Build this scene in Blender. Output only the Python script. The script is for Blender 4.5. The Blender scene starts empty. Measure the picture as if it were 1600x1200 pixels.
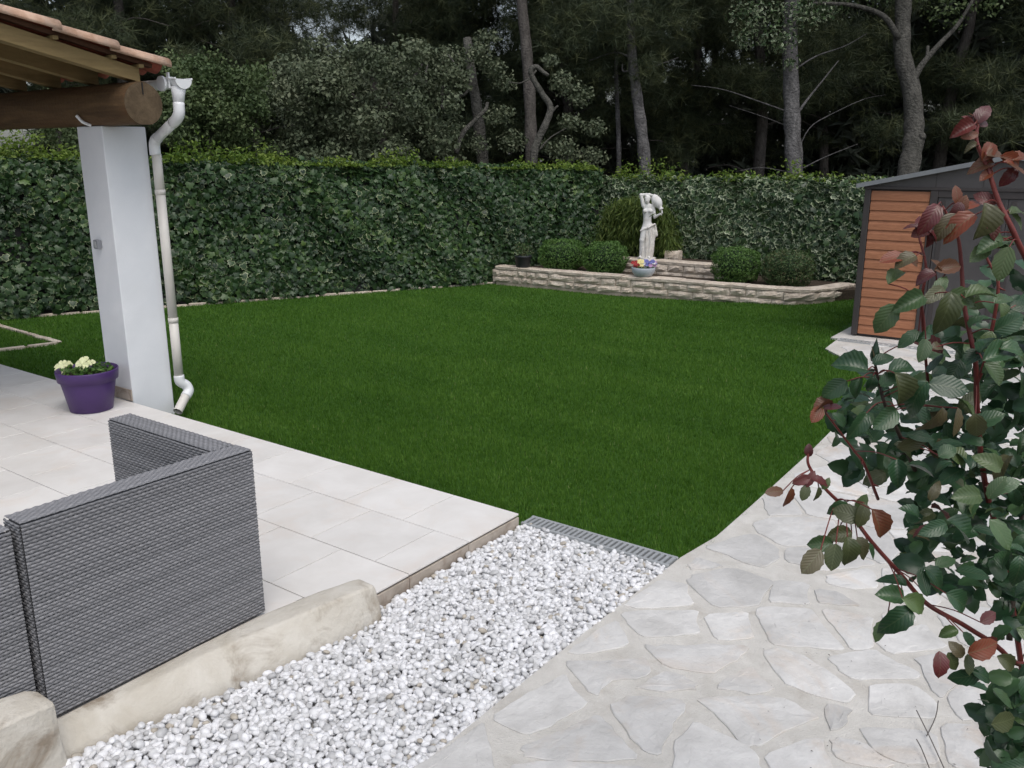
import bpy, math, random
import numpy as np
from mathutils import Vector, Matrix, noise as mnoise

random.seed(7); rng = np.random.default_rng(11)
scene = bpy.context.scene
COL = scene.collection
PI = math.pi

# ------------------------------------------------------------------ camera
FPX, YAW, PITCH, ROLL, CAMZ = 1362.7, -0.631503, 0.257278, -0.001335, 2.1
def cam_basis():
    cy, sy, cp, sp = math.cos(YAW), math.sin(YAW), math.cos(PITCH), math.sin(PITCH)
    f = np.array([sy*cp, cy*cp, -sp]); r = np.array([cy, -sy, 0.0]); u = np.cross(r, f)
    c, s = math.cos(ROLL), math.sin(ROLL)
    return c*r + s*u, -s*r + c*u, f
CR, CU, CF = cam_basis()
CAM = np.array([0, 0, CAMZ])
cd = bpy.data.cameras.new('camera'); cam = bpy.data.objects.new('camera', cd); COL.objects.link(cam)
cd.sensor_width = 36; cd.lens = FPX/1600*36; cd.clip_start = 0.05; cd.clip_end = 500
m = Matrix.Identity(4)
for i in range(3):
    m[i][0], m[i][1], m[i][2], m[i][3] = CR[i], CU[i], -CF[i], CAM[i]
cam.matrix_world = m
scene.camera = cam
scene.render.resolution_x, scene.render.resolution_y = 1024, 768

# ------------------------------------------------------------------ sky, sun, exposure
SUN_EL, SUN_AZ = math.radians(62), math.radians(120)       # azimuth clockwise from +Y
w = bpy.data.worlds.new('World'); scene.world = w; w.use_nodes = True
nt = w.node_tree; nt.nodes.clear()
sky = nt.nodes.new('ShaderNodeTexSky'); sky.sky_type = 'NISHITA'; sky.sun_disc = False
sky.sun_elevation = SUN_EL; sky.sun_rotation = SUN_AZ
sky.air_density = 1.0; sky.dust_density = 3.0; sky.ozone_density = 1.0
hs = nt.nodes.new('ShaderNodeHueSaturation'); hs.inputs['Saturation'].default_value = 0.52
bg = nt.nodes.new('ShaderNodeBackground'); bg.inputs['Strength'].default_value = 0.148
wo = nt.nodes.new('ShaderNodeOutputWorld')
nt.links.new(sky.outputs[0], hs.inputs['Color']); nt.links.new(hs.outputs[0], bg.inputs[0]); nt.links.new(bg.outputs[0], wo.inputs[0])
sd = bpy.data.lights.new('sun', 'SUN'); sd.energy = 0.9; sd.angle = math.radians(40); sd.color = (1, 0.97, 0.93)
so = bpy.data.objects.new('sun', sd); COL.objects.link(so)
sdir = Vector((math.sin(SUN_AZ)*math.cos(SUN_EL), math.cos(SUN_AZ)*math.cos(SUN_EL), math.sin(SUN_EL)))
so.rotation_euler = sdir.to_track_quat('Z', 'Y').to_euler(); so.location = (0, 0, 30)
vs = scene.view_settings; vs.view_transform = 'Standard'; vs.look = 'None'; vs.exposure = 0.27; vs.gamma = 1.0; vs.use_curve_mapping = False
scene.render.engine = 'CYCLES'

# ------------------------------------------------------------------ helpers
def ray(px, py):
    d = (px-800)*CR - (py-600)*CU + FPX*CF
    return d
def gz(px, py, z=0.0):
    d = ray(px, py); return CAM + d*((z-CAMZ)/d[2])
def atD(px, py, D):
    return CAM + ray(px, py)*(D/FPX)
def atX(px, py, X):
    d = ray(px, py); return CAM + d*(X/d[0])
def zl(x):
    t = np.clip((-3-np.asarray(x, float))/4.2, 0, 1); return -.07-.13*t*t*(3-2*t)

def tag(o, label=None, cat=None, group=None, kind=None):
    if label: o['label'] = label
    if cat: o['category'] = cat
    if group: o['group'] = group
    if kind: o['kind'] = kind
    return o
def empty(name, loc=(0, 0, 0), rz=0, label=None, cat=None, group=None):
    o = bpy.data.objects.new(name, None); COL.objects.link(o); o.location = loc; o.rotation_euler = (0, 0, rz)
    o.empty_display_size = 0.1
    return tag(o, label, cat, group)
def link(name, me, parent=None, loc=None, rot=None, scale=None):
    o = bpy.data.objects.new(name, me); COL.objects.link(o)
    if parent: o.parent = parent
    if loc is not None: o.location = loc
    if rot is not None: o.rotation_euler = rot
    if scale is not None: o.scale = scale
    return o
def make_mesh(name, V, F, mat=None, smooth=False, attrs=None):
    me = bpy.data.meshes.new(name)
    if isinstance(F, np.ndarray):
        V = np.asarray(V, np.float32); n, k = F.shape
        me.vertices.add(len(V)); me.vertices.foreach_set('co', V.ravel())
        me.loops.add(n*k); me.loops.foreach_set('vertex_index', F.astype(np.int32).ravel())
        me.polygons.add(n); me.polygons.foreach_set('loop_start', np.arange(0, n*k, k, dtype=np.int32))
        me.update(calc_edges=True)
    else:
        me.from_pydata([tuple(v) for v in V], [], F); me.update()
    if attrs:
        for an, arr in attrs.items():
            a = me.attributes.new(an, 'FLOAT', 'POINT'); a.data.foreach_set('value', np.asarray(arr, np.float32))
    if smooth: me.polygons.foreach_set('use_smooth', np.ones(len(me.polygons), bool))
    if mat: me.materials.append(mat)
    return me
def obj(name, V, F, mat, parent=None, smooth=False, attrs=None, loc=None, rot=None):
    return link(name, make_mesh(name, V, F, mat, smooth, attrs), parent, loc, rot)

class MB:
    """collects shapes into one mesh"""
    def __init__(s): s.V = []; s.F = []
    def add(s, V, F):
        b = len(s.V); s.V += [tuple(v) for v in V]; s.F += [[i+b for i in f] for f in F]; return s
    def box(s, lo, hi, bev=0.0):
        x0, y0, z0 = lo; x1, y1, z1 = hi
        if bev <= 0:
            V = [(x, y, z) for z in (z0, z1) for y in (y0, y1) for x in (x0, x1)]
            return s.add(V, [(0, 2, 3, 1), (4, 5, 7, 6), (0, 1, 5, 4), (2, 6, 7, 3), (0, 4, 6, 2), (1, 3, 7, 5)])
        b = bev
        def ring(z, i): return [(x0+i, y0, z), (x1-i, y0, z), (x1, y0+i, z), (x1, y1-i, z), (x1-i, y1, z), (x0+i, y1, z), (x0, y1-i, z), (x0, y0+i, z)]
        def ins(z): return [(x0+b, y0+b, z), (x1-b, y0+b, z), (x1-b, y0+b, z), (x1-b, y1-b, z), (x1-b, y1-b, z), (x0+b, y1-b, z), (x0+b, y1-b, z), (x0+b, y0+b, z)]
        R = [ins(z0), ring(z0+b, b), ring(z1-b, b), ins(z1)]
        V = sum(R, []); F = []
        for k in range(3):
            for i in range(8):
                j = (i+1) % 8
                F.append((k*8+i, k*8+j, (k+1)*8+j, (k+1)*8+i))
        F.append((24, 25, 27, 29)); F.append((5, 3, 1, 0))
        return s.add(V, F)
    def tube(s, pts, rad, n=10, caps=True):
        pts = [np.asarray(p, float) for p in pts]; k = len(pts)
        if not hasattr(rad, '__len__'): rad = [rad]*k
        V = []; F = []; up = None
        for i in range(k):
            t = pts[min(i+1, k-1)]-pts[max(i-1, 0)]; t = t/(np.linalg.norm(t)+1e-9)
            if up is None:
                a = np.array([0, 0, 1.]) if abs(t[2]) < .9 else np.array([1., 0, 0]); up = a-t*(a@t)
            up = up-t*(up@t); up /= np.linalg.norm(up)+1e-9; sd_ = np.cross(t, up)
            for j in range(n):
                a = 2*PI*j/n; V.append(pts[i]+rad[i]*(math.cos(a)*up+math.sin(a)*sd_))
        for i in range(k-1):
            for j in range(n):
                j2 = (j+1) % n; F.append((i*n+j, i*n+j2, (i+1)*n+j2, (i+1)*n+j))
        if caps: F.append(tuple(range(n-1, -1, -1))); F.append(tuple((k-1)*n+j for j in range(n)))
        return s.add(V, F)
    def lathe(s, prof, n=24, c=(0, 0, 0)):
        V = []; F = []; k = len(prof)
        for r, z in prof:
            for j in range(n):
                a = 2*PI*j/n; V.append((c[0]+r*math.cos(a), c[1]+r*math.sin(a), c[2]+z))
        for i in range(k-1):
            for j in range(n):
                j2 = (j+1) % n; F.append((i*n+j, i*n+j2, (i+1)*n+j2, (i+1)*n+j))
        return s.add(V, F)
    def prism(s, poly, z0, z1):
        n = len(poly); V = [(p[0], p[1], z0) for p in poly]+[(p[0], p[1], z1) for p in poly]
        F = [tuple(range(n-1, -1, -1)), tuple(range(n, 2*n))]+[(i, (i+1) % n, n+(i+1) % n, n+i) for i in range(n)]
        return s.add(V, F)
    def build(s, name, mat, parent=None, smooth=False, loc=None, rot=None):
        return obj(name, s.V, s.F, mat, parent, smooth, None, loc, rot)

def smooth_path(pts, sub=4):
    pts = [np.asarray(p, float) for p in pts]; out = []
    P = [2*pts[0]-pts[1]]+pts+[2*pts[-1]-pts[-2]]
    for i in range(1, len(P)-2):
        a, b, c, d = P[i-1:i+3]
        for k in range(sub):
            t = k/sub
            out.append(.5*((2*b)+(-a+c)*t+(2*a-5*b+4*c-d)*t*t+(-a+3*b-3*c+d)*t**3))
    out.append(pts[-1]); return out
def lerp_list(vals, n):
    x = np.linspace(0, len(vals)-1, n); return list(np.interp(x, range(len(vals)), vals))

def rand_rot(n, normals=None, tilt=0.5, droop=None):
    """n rotation matrices whose local Z follows the normals (plus noise) and local Y points roughly along droop"""
    N = rng.normal(size=(n, 3))*tilt
    if normals is not None: N = N+normals
    N /= np.linalg.norm(N, axis=1, keepdims=True)+1e-9
    Y = rng.normal(size=(n, 3))
    if droop is not None: Y = Y*droop[1]+np.asarray(droop[0])
    Y = Y-N*np.sum(Y*N, axis=1, keepdims=True); Y /= np.linalg.norm(Y, axis=1, keepdims=True)+1e-9
    X = np.cross(Y, N)
    return np.stack([X, Y, N], axis=2)
def merge(TV, TF, R, P, S, tattr=None, rnd=None):
    """many transformed copies of a small triangle template as arrays"""
    TV = np.asarray(TV, float); TF = np.asarray(TF, int); n = len(P); k = len(TV)
    S = np.asarray(S, float)
    S = S[:, None, None] if S.ndim == 1 else S[:, None, :]
    V = np.einsum('nij,nkj->nki', R, TV[None]*S)+P[:, None, :]
    F = (TF[None]+(np.arange(n)*k)[:, None, None]).reshape(-1, TF.shape[1])
    at = {}
    at['rnd'] = np.repeat(rng.random(n) if rnd is None else rnd, k)
    if tattr is not None: at['edge'] = np.tile(np.asarray(tattr, float), n)
    return V.reshape(-1, 3), F, at

# ------------------------------------------------------------------ materials
def new_mat(name):
    mt = bpy.data.materials.new(name); mt.use_nodes = True
    n = mt.node_tree; b = n.nodes['Principled BSDF']; return mt, n, b
def setv(b, rough=.6, spec=.4, metal=0.0):
    b.inputs['Roughness'].default_value = rough; b.inputs['Specular IOR Level'].default_value = spec; b.inputs['Metallic'].default_value = metal
def c4(c): return (c[0], c[1], c[2], 1)
def rampn(n, stops):
    r = n.nodes.new('ShaderNodeValToRGB'); e = r.color_ramp.elements
    while len(e) > 1: e.remove(e[-1])
    e[0].position = stops[0][0]; e[0].color = c4(stops[0][1])
    for p, c in stops[1:]:
        q = e.new(p); q.color = c4(c)
    return r
def noisen(n, scale, detail=4, rough=.55, coords=None, dist=0.0):
    t = n.nodes.new('ShaderNodeTexNoise'); t.inputs['Scale'].default_value = scale; t.inputs['Detail'].default_value = detail
    t.inputs['Roughness'].default_value = rough; t.inputs['Distortion'].default_value = dist
    if coords is not None: n.links.new(coords, t.inputs['Vector'])
    return t
def mixc(n, a, b, fac, mode='MIX'):
    x = n.nodes.new('ShaderNodeMix'); x.data_type = 'RGBA'; x.blend_type = mode
    for s, v in ((6, a), (7, b), (0, fac)):
        if hasattr(v, 'is_output') or isinstance(v, bpy.types.NodeSocket): n.links.new(v, x.inputs[s])
        else: x.inputs[s].default_value = v if s == 0 else c4(v)
    return x.outputs[2]
def stone_mat(name, c1, c2, scale=6, rough=.75, bump=.25, bscale=60, stain=None, stain_scale=2.0, stain_amt=.5, objrand=0.0, spec=.3, dist=.01, stretch=None):
    mt, n, b = new_mat(name); setv(b, rough, spec)
    tc = n.nodes.new('ShaderNodeTexCoord'); geo = n.nodes.new('ShaderNodeNewGeometry'); co = geo.outputs['Position']
    if stretch:
        mp = n.nodes.new('ShaderNodeMapping'); mp.inputs['Scale'].default_value = stretch; n.links.new(co, mp.inputs[0]); co = mp.outputs[0]
    t = noisen(n, scale, 6, .6, co, .4); r = rampn(n, [(.3, c1), (.7, c2)]); n.links.new(t.outputs[0], r.inputs[0]); colr = r.outputs[0]
    if stain:
        t2 = noisen(n, stain_scale, 5, .65, co, .8); r2 = rampn(n, [(.52, (0, 0, 0)), (.72, (stain_amt,)*3)]); n.links.new(t2.outputs[0], r2.inputs[0])
        colr = mixc(n, colr, stain, r2.outputs[0])
    if objrand:
        oi = n.nodes.new('ShaderNodeObjectInfo'); mr = n.nodes.new('ShaderNodeMapRange'); mr.inputs[3].default_value = 1-objrand; mr.inputs[4].default_value = 1+objrand
        n.links.new(oi.outputs['Random'], mr.inputs[0])
        vm = n.nodes.new('ShaderNodeVectorMath'); vm.operation = 'SCALE'; n.links.new(colr, vm.inputs[0]); n.links.new(mr.outputs[0], vm.inputs['Scale']); colr = vm.outputs[0]
    n.links.new(colr, b.inputs['Base Color'])
    t3 = noisen(n, bscale, 5, .6, geo.outputs['Position']); bp = n.nodes.new('ShaderNodeBump'); bp.inputs['Strength'].default_value = bump; bp.inputs['Distance'].default_value = dist
    n.links.new(t3.outputs[0], bp.inputs['Height']); n.links.new(bp.outputs[0], b.inputs['Normal'])
    return mt
def leaf_mat(name, stops, edge=None, rough=.45, spec=.4, trans=.2, use_obj=False, vein=0.0):
    mt, n, b = new_mat(name); setv(b, rough, spec)
    if use_obj:
        oi = n.nodes.new('ShaderNodeObjectInfo'); fac = oi.outputs['Random']
    else:
        a = n.nodes.new('ShaderNodeAttribute'); a.attribute_name = 'rnd'; fac = a.outputs['Fac']
    r = rampn(n, stops); n.links.new(fac, r.inputs[0]); col = r.outputs[0]
    geo = n.nodes.new('ShaderNodeNewGeometry')
    t = noisen(n, 45, 3, .5, geo.outputs['Position'])
    col = mixc(n, col, (.6, .6, .6), 0.0)
    hsn = n.nodes.new('ShaderNodeHueSaturation'); mr = n.nodes.new('ShaderNodeMapRange'); mr.inputs[3].default_value = .75; mr.inputs[4].default_value = 1.25
    n.links.new(t.outputs[0], mr.inputs[0]); n.links.new(mr.outputs[0], hsn.inputs['Value']); n.links.new(col, hsn.inputs['Color']); col = hsn.outputs[0]
    if edge:
        a2 = n.nodes.new('ShaderNodeAttribute'); a2.attribute_name = 'edge'
        # width of the pale margin differs from leaf to leaf
        ma = n.nodes.new('ShaderNodeMath'); ma.operation = 'MULTIPLY_ADD'; n.links.new(fac, ma.inputs[0]); ma.inputs[1].default_value = 7.31; ma.inputs[2].default_value = 0
        fr = n.nodes.new('ShaderNodeMath'); fr.operation = 'FRACT'; n.links.new(ma.outputs[0], fr.inputs[0])
        th = n.nodes.new('ShaderNodeMapRange'); th.inputs[1].default_value = 0; th.inputs[2].default_value = 1; th.inputs[3].default_value = edge[1]; th.inputs[4].default_value = edge[2]
        n.links.new(fr.outputs[0], th.inputs[0])
        sb = n.nodes.new('ShaderNodeMath'); sb.operation = 'SUBTRACT'; n.links.new(a2.outputs['Fac'], sb.inputs[0]); n.links.new(th.outputs[0], sb.inputs[1])
        ml = n.nodes.new('ShaderNodeMath'); ml.operation = 'MULTIPLY'; ml.use_clamp = True; n.links.new(sb.outputs[0], ml.inputs[0]); ml.inputs[1].default_value = 6
        col = mixc(n, col, edge[0], ml.outputs[0])
    if vein:
        tcn = n.nodes.new('ShaderNodeTexCoord'); sx = n.nodes.new('ShaderNodeSeparateXYZ'); n.links.new(tcn.outputs['Generated'], sx.inputs[0])
        def mth(op, a_, b_=None):
            q = n.nodes.new('ShaderNodeMath'); q.operation = op
            for i_, v_ in enumerate((a_, b_)):
                if v_ is None: continue
                if isinstance(v_, (int, float)): q.inputs[i_].default_value = v_
                else: n.links.new(v_, q.inputs[i_])
            return q.outputs[0]
        ax = mth('ABSOLUTE', mth('SUBTRACT', sx.outputs[0], .5))
        ph_ = mth('FRACT', mth('MULTIPLY', mth('SUBTRACT', sx.outputs[1], mth('MULTIPLY', ax, .75)), 8.0))
        side = mth('LESS_THAN', mth('ABSOLUTE', mth('SUBTRACT', ph_, .5)), .09); mid = mth('LESS_THAN', ax, .022)
        vf = mth('MULTIPLY', mth('MAXIMUM', mth('MULTIPLY', side, .55), mid), vein)
        col = mixc(n, col, (.16, .19, .09), vf)
        bmp = n.nodes.new('ShaderNodeBump'); bmp.inputs['Strength'].default_value = .3; bmp.inputs['Distance'].default_value = .002
        hgt_ = mth('ABSOLUTE', mth('SUBTRACT', ph_, .5)); n.links.new(hgt_, bmp.inputs['Height']); n.links.new(bmp.outputs[0], b.inputs['Normal'])
        t9 = noisen(n, 14, 4, .6, geo.outputs['Position']); r9 = rampn(n, [(.58, (0, 0, 0)), (.75, (.45, .45, .45))]); n.links.new(t9.outputs[0], r9.inputs[0]); col = mixc(n, col, (.07, .075, .03), r9.outputs[0])
    n.links.new(col, b.inputs['Base Color'])
    if trans:
        tr = n.nodes.new('ShaderNodeBsdfTranslucent'); n.links.new(col, tr.inputs[0]); mx = n.nodes.new('ShaderNodeMixShader'); mx.inputs[0].default_value = trans
        out = n.nodes['Material Output']; n.links.new(b.outputs[0], mx.inputs[1]); n.links.new(tr.outputs[0], mx.inputs[2]); n.links.new(mx.outputs[0], out.inputs[0])
    return mt
def plain(name, c, rough=.5, spec=.4, metal=0, var=.08, scale=8, bump=0, bscale=80):
    lo = tuple(x*(1-var) for x in c); hi = tuple(min(1, x*(1+var)) for x in c)
    mt = stone_mat(name, lo, hi, scale, rough, bump, bscale, spec=spec); mt.node_tree.nodes['Principled BSDF'].inputs['Metallic'].default_value = metal
    return mt

M = {}
M['tile'] = stone_mat('tile', (.66, .635, .60), (.76, .74, .71), 3.2, .45, .06, 40, (.66, .57, .49), 2.2, .4, .035, .35, dist=.004)
M['edge'] = stone_mat('edge', (.34, .29, .24), (.50, .44, .38), 9, .75, .3, 60, (.20, .13, .09), 5, .7)
M['slab'] = stone_mat('slab', (.13, .115, .10), (.20, .18, .16), 12, .9, .3, 70)
M['flag'] = stone_mat('flag', (.46, .45, .43), (.65, .64, .62), 4.0, .7, .5, 22, (.56, .47, .38), 2.0, .7, .11, dist=.015)
M['mortar'] = stone_mat('mortar', (.50, .48, .44), (.61, .59, .55), 9, .9, .5, 120, (.40, .365, .315), 4, .55)
M['pebble'] = leaf_mat('pebble', [(0, (.42, .42, .42)), (.25, (.60, .60, .60)), (.6, (.69, .69, .70)), (.95, (.77, .77, .78)), (1, (.42, .38, .32))], None, .55, .4, 0)
M['gravelbase'] = stone_mat('gravelbase', (.30, .29, .28), (.45, .44, .42), 40, .9, .5, 90)
M['block'] = stone_mat('block', (.47, .43, .36), (.63, .60, .54), 4, .85, .5, 30, (.20, .15, .10), 4.2, .8, dist=.015)
M['wallstone'] = stone_mat('wallstone', (.44, .365, .29), (.66, .58, .49), 8, .88, .8, 26, (.36, .29, .22), 4, .45, .14, dist=.03)
M['wallmortar'] = stone_mat('wallmortar', (.34, .285, .22), (.44, .38, .31), 14, .95, .6, 60)
M['soil'] = stone_mat('soil', (.035, .026, .018), (.075, .055, .038), 12, .95, .8, 50, dist=.03)
M['floor'] = stone_mat('floor', (.022, .018, .012), (.05, .042, .026), 3, .95, .8, 30, dist=.05)
M['plaster'] = stone_mat('plaster', (.70, .72, .75), (.77, .785, .81), 2.5, .8, .15, 90, (.62, .63, .64), 1.3, .25, dist=.006)
M['turf'] = stone_mat('turf', (.034, .098, .009), (.052, .130, .015), 25, .95, .9, 200, dist=.015)
M['log'] = stone_mat('log', (.060, .034, .016), (.135, .082, .038), 5, .75, .5, 30, (.085, .032, .014), 2.2, .6, dist=.02, stretch=(.35, 4, 4))
M['logend'] = stone_mat('logend', (.075, .052, .03), (.14, .10, .06), 14, .85, .5, 60, (.05, .034, .02), 8, .7)
M['rafter'] = stone_mat('rafter', (.17, .12, .05), (.26, .19, .085), 5, .65, .3, 30, (.13, .085, .035), 4, .5, stretch=(4, .5, 4))
M['deck'] = stone_mat('deck', (.06, .028, .016), (.10, .048, .028), 6, .8, .3, 30)
M['rooftile'] = stone_mat('rooftile', (.40, .24, .16), (.60, .42, .31), 8, .85, .5, 50, (.52, .40, .32), 9, .6, .08)
M['tilered'] = stone_mat('tilered', (.28, .07, .045), (.38, .11, .07), 8, .85, .4, 50)
M['pvc'] = plain('pvc', (.66, .63, .58), .4, .45, 0, .05, 4)
M['pvcwhite'] = plain('pvcwhite', (.76, .77, .78), .4, .45, 0, .04, 6)
M['greyplastic'] = plain('greyplastic', (.24, .25, .27), .5)
M['weave'] = leaf_mat('weave', [(0, (.155, .157, .165)), (.6, (.215, .215, .225)), (1, (.27, .27, .28))], None, .5, .4, 0)
M['weavedark'] = plain('weavedark', (.10, .102, .108), .7, .3)
M['purple'] = plain('purple', (.062, .028, .125), .45, .4, 0, .08, 6, .05)
M['black'] = plain('black', (.022, .025, .03), .55)
M['greybowl'] = plain('greybowl', (.44, .48, .53), .55, .4, 0, .06, 10)
M['statue'] = stone_mat('statue', (.60, .58, .55), (.74, .735, .73), 9, .8, .3, 60, (.40, .36, .30), 7, .4)
M['drape'] = stone_mat('drape', (.56, .53, .48), (.72, .70, .67), 9, .8, .3, 60, (.36, .31, .25), 8, .6)
M['cedar'] = stone_mat('cedar', (.30, .125, .065), (.41, .18, .095), 6, .6, .25, 40, (.27, .11, .055), 3, .5, .06, stretch=(1.5, 1, 9))
M['brown'] = plain('brown', (.050, .043, .042), .5, .4, 0, .1)
M['browndoor'] = plain('browndoor', (.072, .066, .066), .5, .4, 0, .1)
M['roofmetal'] = plain('roofmetal', (.20, .21, .22), .5, .5, 0, .1)
M['galv'] = plain('galv', (.36, .375, .38), .5, .5, .2, .12, 30)
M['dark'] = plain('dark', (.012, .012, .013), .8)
M['bark_grey'] = stone_mat('bark_grey', (.060, .058, .058), (.165, .16, .158), 9, .9, 1, 16, (.040, .038, .036), 5, .8, dist=.08, stretch=(1, 1, .35))
M['bark_oak'] = stone_mat('bark_oak', (.050, .048, .042), (.125, .12, .105), 10, .9, 1, 18, (.035, .037, .028), 4, .7, dist=.08, stretch=(1, 1, .4))
M['bark_dark'] = stone_mat('bark_dark', (.05, .044, .04), (.11, .10, .09), 10, .9, 1, 24, dist=.05, stretch=(1, 1, .35))
M['bushcore'] = plain('bushcore', (.014, .032, .010), .9)
M['cutwood'] = plain('cutwood', (.50, .42, .32), .8)
M['grass'] = leaf_mat('grass', [(0, (.034, .092, .008)), (.5, (.070, .165, .015)), (.93, (.120, .235, .034)), (1, (.26, .30, .12))], None, .6, .2, .3)
IVY = [(0, (.013, .031, .013)), (.45, (.028, .063, .022)), (.85, (.048, .095, .030)), (1, (.095, .155, .038))]
M['ivy'] = leaf_mat('ivy', IVY, ((.27, .31, .17), .72, 1.7), .40, .38, .15)
M['ivy_back'] = leaf_mat('ivy_back', [(0, (.018, .038, .016)), (.5, (.034, .068, .026)), (1, (.065, .115, .036))], ((.34, .39, .25), .52, 1.15), .40, .38, .15)
M['ivy1'] = leaf_mat('ivy1', IVY, ((.33, .37, .21), .66, 1.5), .38, .4, .15, use_obj=True)
M['newgrowth'] = leaf_mat('newgrowth', [(0, (.06, .12, .016)), (.5, (.13, .205, .030)), (1, (.23, .30, .06))], None, .5, .3, .35)
M['yellowleaf'] = leaf_mat('yellowleaf', [(0, (.32, .32, .14)), (1, (.5, .48, .28))], None, .5, .4, .2)
M['box'] = leaf_mat('box', [(0, (.038, .092, .018)), (.6, (.080, .165, .034)), (1, (.135, .225, .06))], None, .5, .3, .2)
M['boxdry'] = leaf_mat('boxdry', [(0, (.040, .082, .026)), (.5, (.072, .125, .042)), (.85, (.11, .125, .055)), (1, (.15, .13, .07))], None, .5, .35, .2)
M['bamboo'] = leaf_mat('bamboo', [(0, (.052, .092, .017)), (.6, (.105, .16, .03)), (1, (.18, .23, .055))], None, .5, .3, .3)
M['oakleaf'] = leaf_mat('oakleaf', [(0, (.056, .076, .042)), (.6, (.105, .13, .074)), (1, (.175, .195, .12))], None, .55, .3, .15)
M['laurel'] = leaf_mat('laurel', [(0, (.044, .074, .026)), (.6, (.082, .12, .046)), (1, (.135, .175, .07))], None, .55, .3, .18)
M['needle'] = leaf_mat('needle', [(0, (.032, .046, .026)), (.6, (.062, .082, .040)), (1, (.11, .125, .055))], None, .6, .3, .2)
M['needlehaze'] = leaf_mat('needlehaze', [(0, (.045, .056, .046)), (1, (.095, .112, .084))], None, .7, .2, .15)  # far-wood foliage, haze put into the colour by lightening it
M['twigwood'] = plain('twigwood', (.12, .11, .10), .9)
ROSEG = [(0, (.016, .050, .022)), (.5, (.032, .082, .034)), (.85, (.058, .118, .046)), (1, (.10, .15, .05))]
M['rose'] = leaf_mat('rose', ROSEG, None, .33, .5, .15, use_obj=True, vein=.2)
M['rosemass'] = leaf_mat('rosemass', ROSEG, None, .35, .5, .15)
M['roselight'] = leaf_mat('roselight', [(0, (.06, .11, .045)), (1, (.11, .155, .06))], None, .38, .5, .25, use_obj=True, vein=.32)
M['roseolive'] = leaf_mat('roseolive', [(0, (.06, .082, .030)), (.5, (.085, .088, .038)), (1, (.105, .08, .042))], None, .36, .5, .2, use_obj=True, vein=.32)
M['rosered'] = leaf_mat('rosered', [(0, (.115, .022, .026)), (.5, (.15, .035, .030)), (1, (.085, .026, .030))], None, .33, .55, .2, use_obj=True, vein=.2)
M['roseorange'] = leaf_mat('roseorange', [(0, (.25, .058, .028)), (.5, (.18, .060, .032)), (1, (.13, .065, .035))], None, .35, .5, .3, use_obj=True, vein=.32)
M['cane'] = stone_mat('cane', (.11, .022, .022), (.20, .05, .04), 20, .45, .2, 60)
M['caneold'] = stone_mat('caneold', (.035, .028, .022), (.07, .05, .035), 20, .7, .3, 60)
M['petalcream'] = plain('petalcream', (.72, .74, .45), .6, .3, 0, .1, 30)
M['petalred'] = plain('petalred', (.32, .03, .03), .6, .3, 0, .2, 30)
M['petalyellow'] = plain('petalyellow', (.75, .66, .30), .6, .3, 0, .1, 30)
M['petalblue'] = plain('petalblue', (.16, .17, .42), .6, .3, 0, .25, 30)
M['petalmauve'] = plain('petalmauve', (.42, .24, .42), .6, .3, 0, .2, 30)

# ------------------------------------------------------------------ leaf templates (triangles)
def fan(outline, zc=.0, edge_z=None):
    n = len(outline); V = [(0, 0, zc)]+[(x, y, (edge_z(x, y) if edge_z else 0)) for x, y in outline]
    F = [(0, i+1, (i+1) % n+1) for i in range(n)]
    return np.array(V), np.array(F), np.array([0.0]+[1.0]*n)
IVYO = [(0, -.30), (.30, -.42), (.52, -.12), (.33, .05), (.36, .30), (.14, .30), (0, .62), (-.14, .30), (-.36, .30), (-.33, .05), (-.52, -.12), (-.30, -.42)]
IVY_T = fan([(x, y) for x, y in IVYO], .06, lambda x, y: -.10*abs(x)-.12*max(y, 0))
OVAL_T = fan([(0, -.5), (.2, -.2), (.22, .1), (0, .5), (-.22, .1), (-.2, -.2)], 0, lambda x, y: .10*abs(x)*2)
DIA_T = (np.array([(0, -.5, 0), (.22, 0, .06), (0, .5, -.04), (-.22, 0, .06)]), np.array([(0, 1, 2), (0, 2, 3)]), None)
DIA2_T = (np.array([(0, -.5, 0), (.30, .02, .08), (0, .5, -.05), (-.30, .02, .08)]), np.array([(0, 1, 2), (0, 2, 3)]), None)
def needle_template(k, L, wd, droop):
    V = []; F = []
    r = random.Random(3)
    for i in range(k):
        a = r.uniform(0, 2*PI); e = r.uniform(-.5, 1.1)
        d = np.array([math.cos(a)*math.cos(e), math.sin(a)*math.cos(e), math.sin(e)-droop]); d /= np.linalg.norm(d)
        s_ = np.cross(d, [r.uniform(-1, 1), r.uniform(-1, 1), r.uniform(-1, 1)]); s_ /= np.linalg.norm(s_)
        l = L*r.uniform(.7, 1.15); b = len(V)
        V += [s_*wd, -s_*wd, d*l]; F.append((b, b+1, b+2))
    return np.array(V), np.array(F), None

def foliage(name, T, P, N, S, mat, parent, tilt=.5, droop=None, stuff=True, rnd=None):
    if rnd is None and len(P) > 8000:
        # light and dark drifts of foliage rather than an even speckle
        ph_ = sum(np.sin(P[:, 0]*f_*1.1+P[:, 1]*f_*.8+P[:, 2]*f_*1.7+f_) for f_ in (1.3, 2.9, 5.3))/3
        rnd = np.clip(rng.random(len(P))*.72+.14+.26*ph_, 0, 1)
    R = rand_rot(len(P), N, tilt, droop)
    V, F, at = merge(T[0], T[1], R, P, S, T[2], rnd)
    o = link(name, make_mesh(name, V, F, mat, False, at), parent)
    if stuff: o['kind'] = 'stuff'
    return o

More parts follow.
